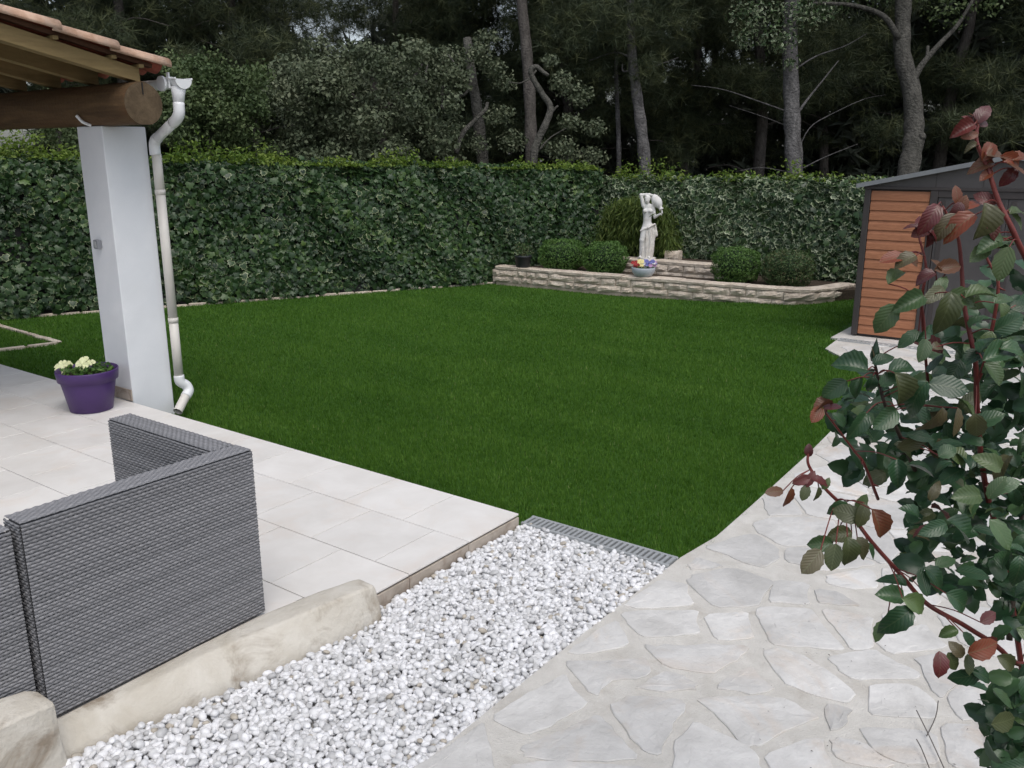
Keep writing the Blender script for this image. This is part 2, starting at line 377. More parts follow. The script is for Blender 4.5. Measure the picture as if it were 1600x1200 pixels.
# ================================================================== SETTING
# ground sheet under everything, reaching the horizon
gr = 240
def ground_h(x, y):
    return -.45
V = [(-gr, -gr, -.45), (gr, -gr, -.45), (gr, gr, -.45), (-gr, gr, -.45)]
tag(obj('ground', V, [(0, 1, 2, 3)], M['floor']), 'dark forest floor and soil under the whole garden', None, None, 'structure')

# lawn outline (measured), then a fine sheet and turf fibres
PATH_EDGE = [(-1.869, 4.14), (-1.82, 4.52), (-1.83, 5.15), (-1.857, 6.25), (-1.892, 7.0), (-1.885, 7.72), (-1.963, 8.61), (-2.361, 9.46), (-2.771, 9.93), (-2.89, 10.08), (-2.93, 10.7), (-2.98, 11.15)]
WALL_LINE = [(-3.717, 14.28), (-3.88, 13.656), (-4.096, 13.26), (-4.298, 13.135), (-4.68, 13.09), (-5.18, 13.05), (-5.7, 13.01), (-6.26, 13.0), (-6.82, 12.95), (-7.37, 12.86), (-8.0, 12.83), (-8.66, 12.81), (-9.7, 12.76)]
HEDGE_A, HEDGE_B = np.array([-14.9, 2.9]), np.array([-9.78, 12.9])
lawn_poly = [(-2.862, 4.13)]+PATH_EDGE+[(-3.1, 11.2), (-3.2, 14.3)]+WALL_LINE+[(-9.78, 12.9), (-14.9, 2.9), (-14.9, 3.99), (-2.862, 3.99)][0:1]+[(-14.4, 3.99), (-2.862, 3.99)]
def in_poly(X, Y, poly):
    c = np.zeros(len(X), bool); n = len(poly)
    for i in range(n):
        x1, y1 = poly[i]; x2, y2 = poly[(i+1) % n]
        if y1 == y2: continue
        k = ((y1 > Y) != (y2 > Y)) & (X < (x2-x1)*(Y-y1)/(y2-y1)+x1); c ^= k
    return c
# terrain sheet under the turf: grid that follows the gentle fall to the left
xs = np.linspace(-16, -1.7, 60); ys = np.linspace(3.9, 15, 40)
X, Y = np.meshgrid(xs, ys); Z = zl(X)-.02
idx = np.arange(X.size).reshape(X.shape)
F = np.stack([idx[:-1, :-1], idx[:-1, 1:], idx[1:, 1:], idx[1:, :-1]], -1).reshape(-1, 4)
cx = X.ravel()[F].mean(1); cyy = Y.ravel()[F].mean(1)
tag(obj('lawn', np.stack([X.ravel(), Y.ravel(), Z.ravel()], 1), F, M['turf']), 'bright green artificial lawn', None, None, 'structure')
def turf():
    n = 540000
    # denser towards the camera
    X = rng.uniform(-14.4, -1.7, n*3); Y = rng.uniform(3.95, 14.3, n*3)
    D = np.hypot(X, Y); keep = rng.random(n*3) < np.clip((6.0/D)**2.0, .10, 1)
    X, Y = X[keep], Y[keep]
    wob = .025*np.sin(Y*9)+.02*np.sin(Y*23+1)
    k = in_poly(X-wob, Y, lawn_poly); X, Y = X[k][:n], Y[k][:n]
    n = len(X); D = np.hypot(X, Y)
    sc = np.clip(D/6, 1, 2.2)
    rg = np.random.default_rng(4); patch = np.zeros(n)
    for k in range(14):
        fr = rg.uniform(.8, 9); an = rg.normal(1.35, .55); patch += np.sin(X*fr*np.cos(an)+Y*fr*np.sin(an)+rg.uniform(0, 6)+.8*np.sin(X*1.1+k))*(.42/fr**.35)
    patch = np.clip(patch*.75, -1.3, 1.3)
    # the seam between two rolls of turf
    A_, B_ = gz(985, 470, -.17)[:2], gz(740, 536, -.2)[:2]; dd = (B_-A_)/np.linalg.norm(B_-A_); ds = np.abs((X-A_[0])*(-dd[1])+(Y-A_[1])*dd[0]); al = (X-A_[0])*dd[0]+(Y-A_[1])*dd[1]
    seam = np.exp(-(ds/.035)**2)*(al > -.3)*(al < 3.4); patch += .9*seam
    h = rng.uniform(.004, .010, n)*(1+.3*patch)*np.clip(sc, 1, 1.3); wd = .0022*sc
    a = rng.uniform(0, 2*PI, n); lean = rng.uniform(.3, 1.7, n)
    dx, dy = np.cos(a), np.sin(a)
    base = np.stack([X, Y, zl(X)-.019], 1)
    sx = np.stack([-dy*wd, dx*wd, np.zeros(n)], 1)
    tip = base+np.stack([dx*h*lean, dy*h*lean, h*1.1+.019], 1)
    V = np.stack([base-sx, base+sx, tip], 1).reshape(-1, 3)
    F = np.arange(3*n).reshape(-1, 3)
    fine = np.sin(X*31+2*np.sin(Y*17))*np.sin(Y*37+2*np.sin(X*13)); r = np.clip(rng.random(n)*.60+.18+.17*patch+.14*fine, 0, .94); r[rng.random(n) < .006] = 1
    tag(link('grass', make_mesh('grass', V, F, M['grass'], False, {'rnd': np.repeat(r, 3)})), 'short dense green turf fibres covering the lawn', 'grass', None, 'stuff')
turf()

# ---- terrace with its tiles
TW, TH, TX, TY = .508, .4865, -2.86, 3.982
terr = obj('terrace', *(lambda b: (b.V, b.F))(MB().prism([(-14.5, -.6), (-3.14, -.6), (-3.14, 2.53), (TX-.022, 2.53), (TX-.022, TY-.014), (-14.5, TY-.014)], -.42, -.012)), M['slab'])
tag(terr, 'pale tiled terrace', None, None, 'structure')
def tile_mesh(w_):
    b = MB().box((-w_/2, -TH/2+.0028, -.0115), (w_/2, TH/2-.0028, 0), .0015); return make_mesh('tile', b.V, b.F, M['tile'])
tm_full, tm_half = tile_mesh(TW-.0055), tile_mesh(TW/2-.0055)
for r in range(9):
    yc = TY-TH*(r+.5); x = TX; first = (r % 2 == 1)
    if r >= 3:
        w_ = (TW/2 if first else TW)-.262
        if w_ > .1: link('tile', tile_mesh(w_-.0045), terr, (-3.122-w_/2, yc, 0))
        x = -3.122-w_ if w_ > .1 else TX-TW/2; first = False
    while x > -11.2:
        w_ = TW/2 if first else TW; first = False
        if not (yc < 1.0 and x < -6.0):
            link('tile', tm_half if w_ < .4 else tm_full, terr, (x-w_/2, yc, random.uniform(-.0006, .0006)))
        x -= w_
em = make_mesh('edge_tile', *(lambda b: (b.V, b.F))(MB().box((-.012, -TH/2+.002, -.105), (.004, TH/2-.002, -.0015), .002)), M['edge'])
for r in range(3): link('edge_tile', em, terr, (TX-.004, TY-TH*(r+.5), -.0215))

# ---- gravel strip of white pebbles
GZ = -.085
gv = MB().prism([(-3.1, .6), (-1.86, .6), (-1.86, 4.02), (-2.862, 4.02), (-2.862, 2.6), (-3.1, 1.3)], -.3, GZ-.02)
tag(gv.build('gravel_bed', M['gravelbase']), 'bed under the white pebbles', None, None, 'structure')
def ico(sub):
    import bmesh
    bm = bmesh.new(); bmesh.ops.create_icosphere(bm, subdivisions=sub, radius=1)
    V = np.array([v.co[:] for v in bm.verts]); F = np.array([[v.index for v in f.verts] for f in bm.faces]); bm.free(); return V, F
def pebbles():
    T2, F2 = ico(2); T1, F1 = ico(1)
    poly = [(-3.02, .8), (-1.892, .8), (-1.895, 3.0), (-1.878, 4.005), (-2.845, 4.005), (-2.84, 2.72), (-2.745, 2.70), (-2.83, 2.02), (-2.97, 1.27), (-3.0, 1.2)]
    allV = []; allF = []; allR = []; off = 0
    for layer, (sp, T, Ft, z0) in enumerate([(.030, T1, F1, GZ-.012), (.0248, T2, F2, GZ+.002), (.050, T2, F2, GZ+.014)]):
        gx, gy = np.meshgrid(np.arange(-3.05, -1.86, sp), np.arange(.8, 4.02, sp*.9))
        gx[::2] += sp/2
        X = gx.ravel()+rng.normal(0, sp*.22, gx.size); Y = gy.ravel()+rng.normal(0, sp*.22, gx.size)
        k = in_poly(X, Y, poly) & (Y > .9); X, Y = X[k], Y[k]; n = len(X)
        ls = rng.uniform(.0105, .0185, n)*np.where(rng.random(n) < .12, 1.25, 1)
        S = np.stack([ls*rng.uniform(1.05, 1.4, n), ls*rng.uniform(.8, 1.05, n), ls*rng.uniform(.55, .8, n)], 1)
        mound = .012*np.sin(X*5+1)*np.sin(Y*3.1)
        P = np.stack([X, Y, z0+mound+rng.uniform(-.005, .008, n)], 1)
        R = rand_rot(n, np.tile([0, 0, 1.], (n, 1)), .45)
        Tn = np.repeat(T[None], n, 0)
        # lumpy, each its own
        d1 = rng.normal(size=(n, 3)); d2 = rng.normal(size=(n, 3))
        f = 1+.09*np.einsum('nj,nkj->nk', d1, Tn)+.045*np.sin(2.0*np.einsum('nj,nkj->nk', d2, Tn))
        L = Tn*np.clip(f, .7, 1.35)[:, :, None]*S[:, None, :]
        V = np.einsum('nij,nkj->nki', R, L)+P[:, None, :]
        allV.append(V.reshape(-1, 3)); kk = len(T)
        allF.append((Ft[None]+(np.arange(n)*kk)[:, None, None]).reshape(-1, 3)+off); off += n*kk
        rr = rng.random(n)*.95; rr[rng.random(n) < .03] = 1; allR.append(np.repeat(rr, kk))
    o = link('pebbles', make_mesh('pebbles', np.concatenate(allV), np.concatenate(allF), M['pebble'], True, {'rnd': np.concatenate(allR)}))
    tag(o, 'loose white rounded pebbles filling the strip beside the terrace', 'gravel', None, 'stuff')
pebbles()

# ---- crazy paving path
PZ = -.068
path_poly = [(-1.868, .7), (-1.89, 2.2), (-1.888, 3.1), (-1.87, 3.98)]+PATH_EDGE+[(-.4, 11.2), (.9, 11.2), (.9, .7)]
pb = MB().prism(path_poly, -.4, PZ)
path = tag(pb.build('path', M['mortar']), 'crazy paving path of pale flagstones', None, None, 'structure')
def zoomA(pts): return [gz(900+x/2.2857, 800+y/2.2857, PZ)[:2] for x, y in pts]
def zoomB(pts): return [gz(560+x/2.6667, 760+y/2.6667, PZ)[:2] for x, y in pts]
traced = [zoomA(p) for p in [
 [(400, 250), (430, 225), (560, 205), (700, 250), (640, 336), (500, 335)], [(712, 247), (828, 257), (826, 333), (684, 318)], [(857, 277), (940, 290), (1020, 340), (857, 323)],
 [(650, 347), (830, 347), (955, 494), (695, 468)], [(880, 350), (1058, 378), (1056, 486), (980, 490)], [(672, 507), (735, 489), (830, 522), (983, 640), (968, 682), (830, 648), (740, 603)],
 [(245, 482), (340, 477), (606, 482), (578, 524), (480, 580), (330, 549)], [(207, 630), (335, 572), (433, 615), (418, 638), (300, 640)], [(497, 625), (625, 551), (706, 643), (600, 649)],
 [(444, 667), (718, 667), (862, 730), (640, 834), (602, 827)], [(117, 700), (200, 657), (386, 682), (343, 770), (295, 867), (232, 838)], [(165, 362), (428, 352), (432, 438), (232, 443)],
 [(464, 372), (606, 358), (636, 453), (492, 453)], [(354, 832), (430, 753), (618, 852), (655, 914), (640, 990), (360, 990)], [(674, 867), (868, 808), (898, 870), (940, 980), (720, 980)],
 [(888, 692), (982, 702), (967, 763), (897, 780)], [(904, 822), (950, 811), (1020, 828), (1134, 902), (1100, 920), (940, 888)], [(1014, 768), (1276, 792), (1296, 900), (1155, 898), (1052, 840)],
 [(905, 521), (1060, 493), (1130, 533), (1225, 580), (1196, 598), (1000, 598), (943, 560)], [(1053, 618), (1200, 622), (1286, 682), (1276, 742), (1044, 719)], [(1066, 452), (1240, 402), (1326, 488), (1122, 505)],
 [(1214, 521), (1338, 503), (1376, 600), (1302, 667), (1252, 600)], [(1324, 652), (1456, 604), (1476, 737), (1362, 737)], [(902, 226), (1050, 207), (1083, 270), (980, 278), (893, 250)],
 [(172, 330), (300, 248), (388, 257), (416, 333), (232, 343)], [(1310, 764), (1490, 774), (1490, 930), (1335, 905)]]]
traced += [zoomB(p) for p in [[(566, 962), (850, 784), (946, 918), (704, 1037)], [(524, 992), (550, 1180), (600, 1300), (250, 1300), (130, 1240)], [(684, 1090), (1003, 958), (1048, 1020), (1166, 1128), (1000, 1148), (722, 1128)],
 [(860, 738), (1196, 718), (1210, 788), (1040, 818), (1000, 876), (942, 818)], [(872, 690), (1066, 562), (1098, 590), (1126, 668), (932, 698)], [(640, 1168), (780, 1154), (1180, 1170), (1280, 1280), (700, 1280)]]]
def clip_half(poly, p, nrm):
    out = []; n = len(poly)
    for i in range(n):
        a, b = poly[i], poly[(i+1) % n]; da = (a-p)@nrm; db = (b-p)@nrm
        if da <= 0: out.append(a)
        if (da < 0) != (db < 0) and abs(da-db) > 1e-12: out.append(a+(b-a)*(da/(da-db)))
    return out
def area_c(poly):
    P = np.array(poly); x, y = P[:, 0], P[:, 1]; x2, y2 = np.roll(x, -1), np.roll(y, -1); c = x*y2-x2*y; A = c.sum()/2
    if abs(A) < 1e-9: return 0, P.mean(0)
    return A, np.array([((x+x2)*c).sum(), ((y+y2)*c).sum()])/(6*A)
def flagstone(poly, th=.0065):
    A, c = area_c(poly)
    P = [np.array(p) for p in poly]
    if A < 0: P = P[::-1]
    if abs(A) < .006: return
    # rough outline: corners cut, sides wander
    out = []
    n = len(P)
    for i in range(n):
        a, b = P[i], P[(i+1) % n]; L = np.linalg.norm(b-a); k = max(3, int(L/.045))
        nr = np.array([b[1]-a[1], a[0]-b[0]])/max(L, 1e-6)
        for j in range(k):
            t = (j+.5)/k
            out.append(a+(b-a)*t+nr*(random.gauss(0, .0035)+.006*math.sin(t*5+i*2.1)-.002))
    O = [np.array(q)-c for q in out]; n = len(O)
    V = [(q[0], q[1], PZ-.03) for q in O]+[(q[0], q[1], PZ+th*.55) for q in O]+[(q[0]*.972, q[1]*.972, PZ+th+random.uniform(-.001, .001)) for q in O]+[(q[0]*.6, q[1]*.6, PZ+th+.0015+random.uniform(-.0015, .0015)) for q in O]
    F = []
    for l in range(3):
        for i in range(n): F.append((l*n+i, l*n+(i+1) % n, (l+1)*n+(i+1) % n, (l+1)*n+i))
    F.append(tuple(range(3*n, 4*n)))
    tl = random.uniform(-.004, .004), random.uniform(-.004, .004)
    o = obj('flagstone', V, F, M['flag'], path, False, None, (c[0], c[1], 0), (tl[0], tl[1], 0))
trc = [area_c(p)[1] for p in traced]
traced = [[area_c(p)[1]+(np.array(q)-area_c(p)[1])*1.085 for q in p] for p in traced]
for p in traced: flagstone(p)
seeds = []
tries = 0
while len(seeds) < 260 and tries < 6000:
    tries += 1
    q = np.array([random.uniform(-2.95, .9), random.uniform(.7, 11.2)])
    dmin = .30 if q[1] < 5.5 else .40
    if all(np.linalg.norm(q-s_) > dmin*random.uniform(.75, 1.1) for s_ in seeds): seeds.append(q)
def inside_path(q): return in_poly(np.array([q[0]]), np.array([q[1]]), path_poly)[0]
for i, s_ in enumerate(seeds):
    if not inside_path(s_): continue
    cell = [s_+np.array(d) for d in ((-.7, -.7), (.7, -.7), (.7, .7), (-.7, .7))]
    for j, t in enumerate(seeds+trc):
        if j == i: continue
        d = t-s_; L = np.linalg.norm(d)
        if 0 < L < 1.6: cell = clip_half(cell, s_+d/2, d/L)
        if len(cell) < 3: break
    if len(cell) < 3: continue
    A, c = area_c(cell)
    cell = [c+(q-c)*.962 for q in cell]
    # cut the cell back to the path outline
    PE = path_poly
    ok = True
    for q in cell:
        if not inside_path(q):
            ok = False
    if not ok:
        newc = []
        for q in cell:
            t = 1.0
            while t > .1 and not inside_path(c+(q-c)*t): t -= .05
            newc.append(c+(q-c)*(t-.04))
        if not inside_path(c): continue
        cell = newc
    # keep clear of the traced stones: shrink until it fits
    def hits(cc):
        cp = np.array(list(cc)+[c]+[(cc[k_]+cc[k_-1])/2 for k_ in range(len(cc))])
        for tp in traced:
            TP = np.array(tp+[(tp[k_]+tp[k_-1])/2 for k_ in range(len(tp))])
            if in_poly(cp[:, 0], cp[:, 1], [tuple(q) for q in tp]).any() or in_poly(TP[:, 0], TP[:, 1], [tuple(q) for q in cc]).any(): return True
        return False
    k = 1.0
    while k > .3 and hits([c+(q-c)*k for q in cell]): k -= .08
    if k > .3: flagstone([c+(q-c)*(k if k == 1 else k-.06) for q in cell])

# concrete apron and soil of the planter, planting bed at the right
ap = MB().prism([(-3.02, 10.72), (.2, 10.72), (.2, 14), (-3.02, 14)], -.4, -.063)
tag(ap.build('shed_base', M['mortar']), 'pale concrete base under the shed', None, None, 'structure')
so_ = MB().prism([(q[0]*.999, q[1]+.16) for q in WALL_LINE[2:]]+[(-9.6, 13.2), (-8.4, 15.8), (-2.6, 16.2), (-3.5, 14.3)], -.4, .06)
tag(so_.build('planter_soil', M['soil']), 'dark soil filling the raised planter', None, None, 'structure')
bed = MB().prism([(-.1, -.5), (1.6, -.5), (1.6, 4.4), (.15, 4.4), (-.08, 3.0)], -.4, -.03)
tag(bed.build('flower_bed', M['soil']), 'soil bed where the rose grows', None, None, 'structure')

# edging strips in the lawn and along the left hedge
def edging(name, A, B_, label, step=.33, wd=.045):
    A = np.array(A); B_ = np.array(B_); d = B_-A; L = np.linalg.norm(d); n = int(L/step); d = d/L
    b0 = MB(); c0 = np.array([-d[1], d[0]])*wd*.4
    b0.add([(*(A-c0), -.42), (*(B_-c0), -.42), (*(B_+c0), -.42), (*(A+c0), -.42), (*(A-c0), zl(A[0])), (*(B_-c0), zl(B_[0])), (*(B_+c0), zl(B_[0])), (*(A+c0), zl(A[0]))], [(4, 5, 6, 7), (0, 1, 5, 4), (2, 3, 7, 6)])
    e = tag(b0.build(name, M['wallmortar']), label, None, None, 'structure')
    for i in range(n):
        c = A+d*(i+.5)*L/n; w_ = wd*random.uniform(.8, 1.3); l = L/n*random.uniform(.82, .96)
        bb = MB().box((-l/2, -w_, -.1), (l/2, w_, random.uniform(.008, .02)), .006)
        bb.build('edging_stone', M['wallstone'], e, False, (c[0], c[1], zl(c[0])), (0, 0, math.atan2(d[1], d[0])+random.gauss(0, .03)))
hd = (HEDGE_B-HEDGE_A)/np.linalg.norm(HEDGE_B-HEDGE_A); hn = np.array([hd[1], -hd[0]])
edging('hedge_edging', HEDGE_A+hn*.02, HEDGE_B+hn*.02, 'narrow stone edging at the foot of the ivy hedge', .3, .028)
edging('lawn_edging', (-13.2, 5.47), (-11.05, 5.37), 'thin stone line set into the lawn, far side', .3, .035)
edging('lawn_border', (-11.05, 5.34), (-11.3, 4.3), 'thin stone line set into the lawn, near side', .3, .03)

# ================================================================== HEDGES
def hedge(name, A, B_, zt0, zt1, zb, depth, n, tmpl, mat, label, size, single, fluff=.06, top_new=0.0):
    root = empty(name, (*((A+B_)/2), 0), 0, label, 'hedge', 'ivy hedges round the lawn')
    off = np.array([*((A+B_)/2), 0])
    d = B_-A; L = np.linalg.norm(d); d = d/L; nr = np.array([d[1], -d[0]])
    # woody dark core
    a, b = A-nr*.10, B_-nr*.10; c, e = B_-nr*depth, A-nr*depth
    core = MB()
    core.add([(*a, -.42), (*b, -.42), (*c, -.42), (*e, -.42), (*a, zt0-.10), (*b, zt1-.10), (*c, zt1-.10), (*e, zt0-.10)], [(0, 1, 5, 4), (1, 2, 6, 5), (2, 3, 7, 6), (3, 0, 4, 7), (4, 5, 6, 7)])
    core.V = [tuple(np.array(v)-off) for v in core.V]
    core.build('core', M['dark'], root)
    def surf(k):
        t = rng.random(k); u = rng.random(k); zt = zt0+(zt1-zt0)*t
        z = zb+(zt-zb)*u
        bulge = fluff*(np.sin(t*L*1.9+1)*np.cos(z*2.7+.5)+.6*np.sin(t*L*4.3+z*3.1))*.6
        bulge -= .10*np.clip((z-(zt-.22))/.22, 0, 1)**2      # rounded shoulder
        dep = rng.exponential(.055, k)-.035
        P = np.stack([A[0]+d[0]*t*L, A[1]+d[1]*t*L, z], 1)+np.append(nr, 0)*(bulge-dep)[:, None]
        Nn = np.tile([nr[0], nr[1], .35], (k, 1)); return P, Nn, t, z
    P, Nn, t, z = surf(n)
    # straggly base: fewer leaves near the soil
    keep = rng.random(len(P)) < np.clip((z-zb)/.18+.35, 0, 1); P, Nn = P[keep], Nn[keep]
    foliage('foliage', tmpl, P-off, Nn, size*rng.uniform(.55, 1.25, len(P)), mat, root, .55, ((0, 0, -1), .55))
    # top
    k = int(n*.35); t = rng.random(k); u = rng.random(k)**1.3*depth
    zt = zt0+(zt1-zt0)*t
    P = np.stack([A[0]+d[0]*t*L-nr[0]*u, A[1]+d[1]*t*L-nr[1]*u, zt+rng.normal(0, .035, k)-.10*np.clip(1-u/.2, 0, 1)**2], 1)
    foliage('top_foliage', tmpl, P-off, np.tile([0, 0, 1.], (k, 1)), size*rng.uniform(.5, 1.1, k), mat, root, .6)
    # young shoots on top
    if top_new > 0:
        ns = int(L*92*top_new); Ps = []
        for i in range(ns):
            tt = random.random(); tt = tt**1.25 if top_new > .5 else tt
            uu = random.uniform(0.0, .8*depth); c0 = A+d*tt*L-nr*uu; zz = zt0+(zt1-zt0)*tt
            h = random.uniform(.10, .33)*random.uniform(.2, 1.2)*(1.2-.85*tt)*(.35+1.3*max(0, .5+.5*math.sin(tt*L*2.1)+.35*math.sin(tt*L*5.3+1)))
            for j in range(random.randint(10, 20)):
                Ps.append((c0[0]+random.gauss(0, .06), c0[1]+random.gauss(0, .06), zz+h*random.random()))
        Ps = np.array(Ps)
        foliage('young_shoots', OVAL_T, Ps-off, np.tile([0, 0, 1.], (len(Ps), 1)), .068*rng.uniform(.6, 1.3, len(Ps)), M['newgrowth'], root, .8)
    # the leaves that can be told apart in front, one by one
    lm = make_mesh('leaf', IVY_T[0], IVY_T[1], M['ivy1'], False, {'edge': IVY_T[2]})
    Pc, Nc, tc_, zc_ = surf(6000)
    dist = np.linalg.norm(Pc-CAM, axis=1)
    vis = zc_ > zb+.1
    pr = Pc-CAM; dep = pr@CF; px = 800+FPX*(pr@CR)/dep; py = 600-FPX*(pr@CU)/dep
    vis &= (px > 0) & (px < 1600)
    cand = np.where(vis)[0]; cand = cand[np.argsort(dist[cand]*rng.uniform(.9, 1.1, len(cand)))][:int(single*3)]
    cand = rng.permutation(cand)[:single]
    R = rand_rot(len(cand), Nc[cand], .35, ((0, 0, -1), .5))
    for i, ci in enumerate(cand):
        o = link('leaf', lm, root); o.matrix_local = Matrix.Translation(Vector(Pc[ci]-off)+Vector((nr[0], nr[1], 0))*.035) @ Matrix(R[i].tolist()).to_4x4() @ Matrix.Scale(size*random.uniform(.9, 1.45), 4)
    return root
hl = hedge('ivy_hedge', HEDGE_A, np.array([-8.75, 14.9]), 2.12, 1.80, -.2, 1.0, 27000, IVY_T, M['ivy'], 'long dark ivy hedge along the left side of the lawn', .108, 290, .13, 1.0)
hb = hedge('ivy_hedge', np.array([-8.9, 14.95]), np.array([-1.6, 14.70]), 1.62, 1.66, .05, .9, 16000, IVY_T, M['ivy_back'], 'variegated ivy hedge behind the statue and stone planter', .115, 290, .09, .30)

# ================================================================== STONE WALLS
def rough_stone(l, h, dp, seed):
    """cut stone block with a pillowed uneven front, local x along the wall, -y front"""
    r = random.Random(seed)
    nx, nz = 4, 3; V = []; F = []
    for k in range(nz+1):
        for i in range(nx+1):
            u, v = i/nx, k/nz; e = min(u, 1-u, v, 1-v)
            y = -(.0 if e == 0 else .022+r.uniform(-.008, .014))
            V.append(((u-.5)*l+(r.uniform(-.01, .01) if 0 < u < 1 else r.uniform(-.004, .004)), y, (v-.5)*h+(r.uniform(-.009, .009)*(1 if 0 < u < 1 else .5))))
    for k in range(nz):
        for i in range(nx):
            a = k*(nx+1)+i; F.append((a, a+1, a+nx+2, a+nx+1))
    n0 = len(V); ring = [i for i in range(nx+1)]+[k*(nx+1)+nx for k in range(1, nz+1)]+[nz*(nx+1)+i for i in range(nx-1, -1, -1)]+[k*(nx+1) for k in range(nz-1, 0, -1)]
    for i in ring: V.append((V[i][0], dp, V[i][2]))
    m_ = len(ring)
    for i in range(m_):
        j = (i+1) % m_; F.append((ring[j], ring[i], n0+i, n0+j))
    return V, F
def polyline_frames(line):
    P = [np.array(p) for p in line]; s = [0]
    for i in range(1, len(P)): s.append(s[-1]+np.linalg.norm(P[i]-P[i-1]))
    def at(t):
        t = min(max(t, 0), s[-1]-1e-6); i = max(j for j in range(len(s)) if s[j] <= t); i = min(i, len(P)-2)
        d = P[i+1]-P[i]; L = np.linalg.norm(d); return P[i]+d*((t-s[i])/L), d/L
    return s[-1], at
def stone_wall(name, line, zbf, ztop, capd, courses, label, cat='wall'):
    """line runs left to right seen from the lawn (front on the right-hand side of travel)"""
    L, at = polyline_frames(line)
    root = empty(name, (line[0][0], line[0][1], 0), 0, label, cat); off = Vector((line[0][0], line[0][1], 0))
    core = MB(); N = int(L/.15)+1; pr = None
    for i in range(N+1):
        c, d = at(L*i/N); nb = np.array([-d[1], d[0]])
        q = (c+nb*.012, c+nb*capd, zbf(c[0]))
        if pr is not None:
            core.add([(*pr[0], -.42), (*q[0], -.42), (*q[0], ztop-.035), (*pr[0], ztop-.035), (*pr[1], -.42), (*q[1], -.42), (*q[1], ztop-.035), (*pr[1], ztop-.035)], [(0, 1, 2, 3), (3, 2, 6, 7), (5, 4, 7, 6)])
        pr = q
    core.V = [tuple(Vector(v)-off) for v in core.V]; core.build('mortar', M['wallmortar'], root)
    sd_ = 0
    # courses from the top down
    ztc = ztop-.055; hs_ = [.125, .11, .10, .09][:courses]
    for ci, h in enumerate(hs_):
        t = -random.uniform(0, .12)
        while t < L:
            l = random.choice([.18, .24, .3, .38, .46])*random.uniform(.85, 1.15); c, d = at(t+l/2); zb_ = zbf(c[0])
            hh = h*random.uniform(.86, 1.0); zc = ztc-h/2+random.uniform(-.006, .006)
            if zc > zb_-.01 and t+l < L+.15:
                V, F = rough_stone(l-.014, hh-.008, .10, sd_); sd_ += 1
                obj('stone', V, F, M['wallstone'], root, False, None, Vector((*c, zc))-off, (random.gauss(0, .03), random.gauss(0, .02), math.atan2(d[1], d[0])))
            t += l
        ztc -= h
    # coping stones
    t = 0
    while t < L-.02:
        l = min(random.uniform(.28, .55), L-t); c, d = at(t+l/2)
        c1, _ = at(t); c2, _ = at(t+l-.006)
        b = MB(); ov = .012; nb = np.array([-d[1], d[0]])
        zt = ztop+random.uniform(-.006, .006)
        Vf = []
        K = 4
        for k in range(K+1):
            q, dq = at(t+(l-.006)*k/K); nq = np.array([-dq[1], dq[0]]); j = random.gauss(0, .006)
            Vf.append([(*(q-nq*(ov+j)), ztop-.05+random.gauss(0, .005)), (*(q-nq*(ov+j+.004)), zt-.012), (*(q-nq*(ov-.02)), zt), (*(q+nq*capd*.5), zt+random.uniform(-.003, .006)), (*(q+nq*(capd+.01)), zt-.004), (*(q+nq*(capd+.01)), ztop-.05)])
        V = sum(Vf, []); F = []
        for k in range(K):
            for j in range(5): F.append((k*6+j, (k+1)*6+j, (k+1)*6+j+1, k*6+j+1))
        F.append((0, 1, 2, 3, 4, 5)); F.append(tuple(K*6+j for j in (5, 4, 3, 2, 1, 0)))
        V = [tuple(Vector(v)-off) for v in V]
        obj('coping_stone', V, F, M['wallstone'], root)
        t += l
    return root
front_line = [(q[0], q[1]) for q in WALL_LINE[::-1]]
stone_wall('planter_wall', front_line, lambda x: float(zl(x)), .125, .25, 4, 'low curved limestone planter wall at the far end of the lawn')
stone_wall('terrace_wall', [(-7.8, 13.9), (-7.0, 13.9), (-5.75, 13.92)], lambda x: .03, .295, .3, 3, 'short stacked stone wall behind the flower bowl, at the statue')
rear_fill = MB().prism([(-7.8, 14.18), (-5.75, 14.2), (-5.75, 14.7), (-7.8, 14.7)], .0, .27)
tag(rear_fill.build('planter_step', M['soil']), 'raised soil step behind the short stone wall', None, None, 'structure')
V, F = rough_stone(.26, .17, .2, 77)
tag(obj('stone_block', V, F, M['wallstone'], None, False, None, (-6.93, 14.3, .345), (0, 0, .1)), 'pale stone block just right of the statue foot', 'stone')

# ================================================================== PORCH: pillar, roof, gutter
pil = empty('pillar', (-7.255, 4.195, 0), 0, 'white rendered square pillar standing at the terrace edge', 'pillar')
b = MB().box((-.195, -.195, -.42), (.195, .195, 2.33), .006); b.build('shaft', M['plaster'], pil)
MB().box((-.21, -.209, .002), (.197, -.1985, .105), .002).build('skirting', M['edge'], pil)
sw = MB().box((-.035, -.238, 1.325), (.035, -.198, 1.40), .006).build('switch_box', M['greyplastic'], pil)
sw.location = (-.045, 0, 0)
MB().box((-.022, -.245, 1.335), (.022, -.2385, 1.388), .003).build('cover', M['galv'], sw)

roof = empty('porch_roof', (-8.2, 3.0, 2.6), 0, 'tiled porch roof on a thick round log beam', 'roof')
RO = np.array([-8.2, 3.0, 2.6])
def rbuild(mb, name, mat, parent=roof, smooth=False):
    mb.V = [tuple(np.array(v)-RO) for v in mb.V]; return mb.build(name, mat, parent, smooth)
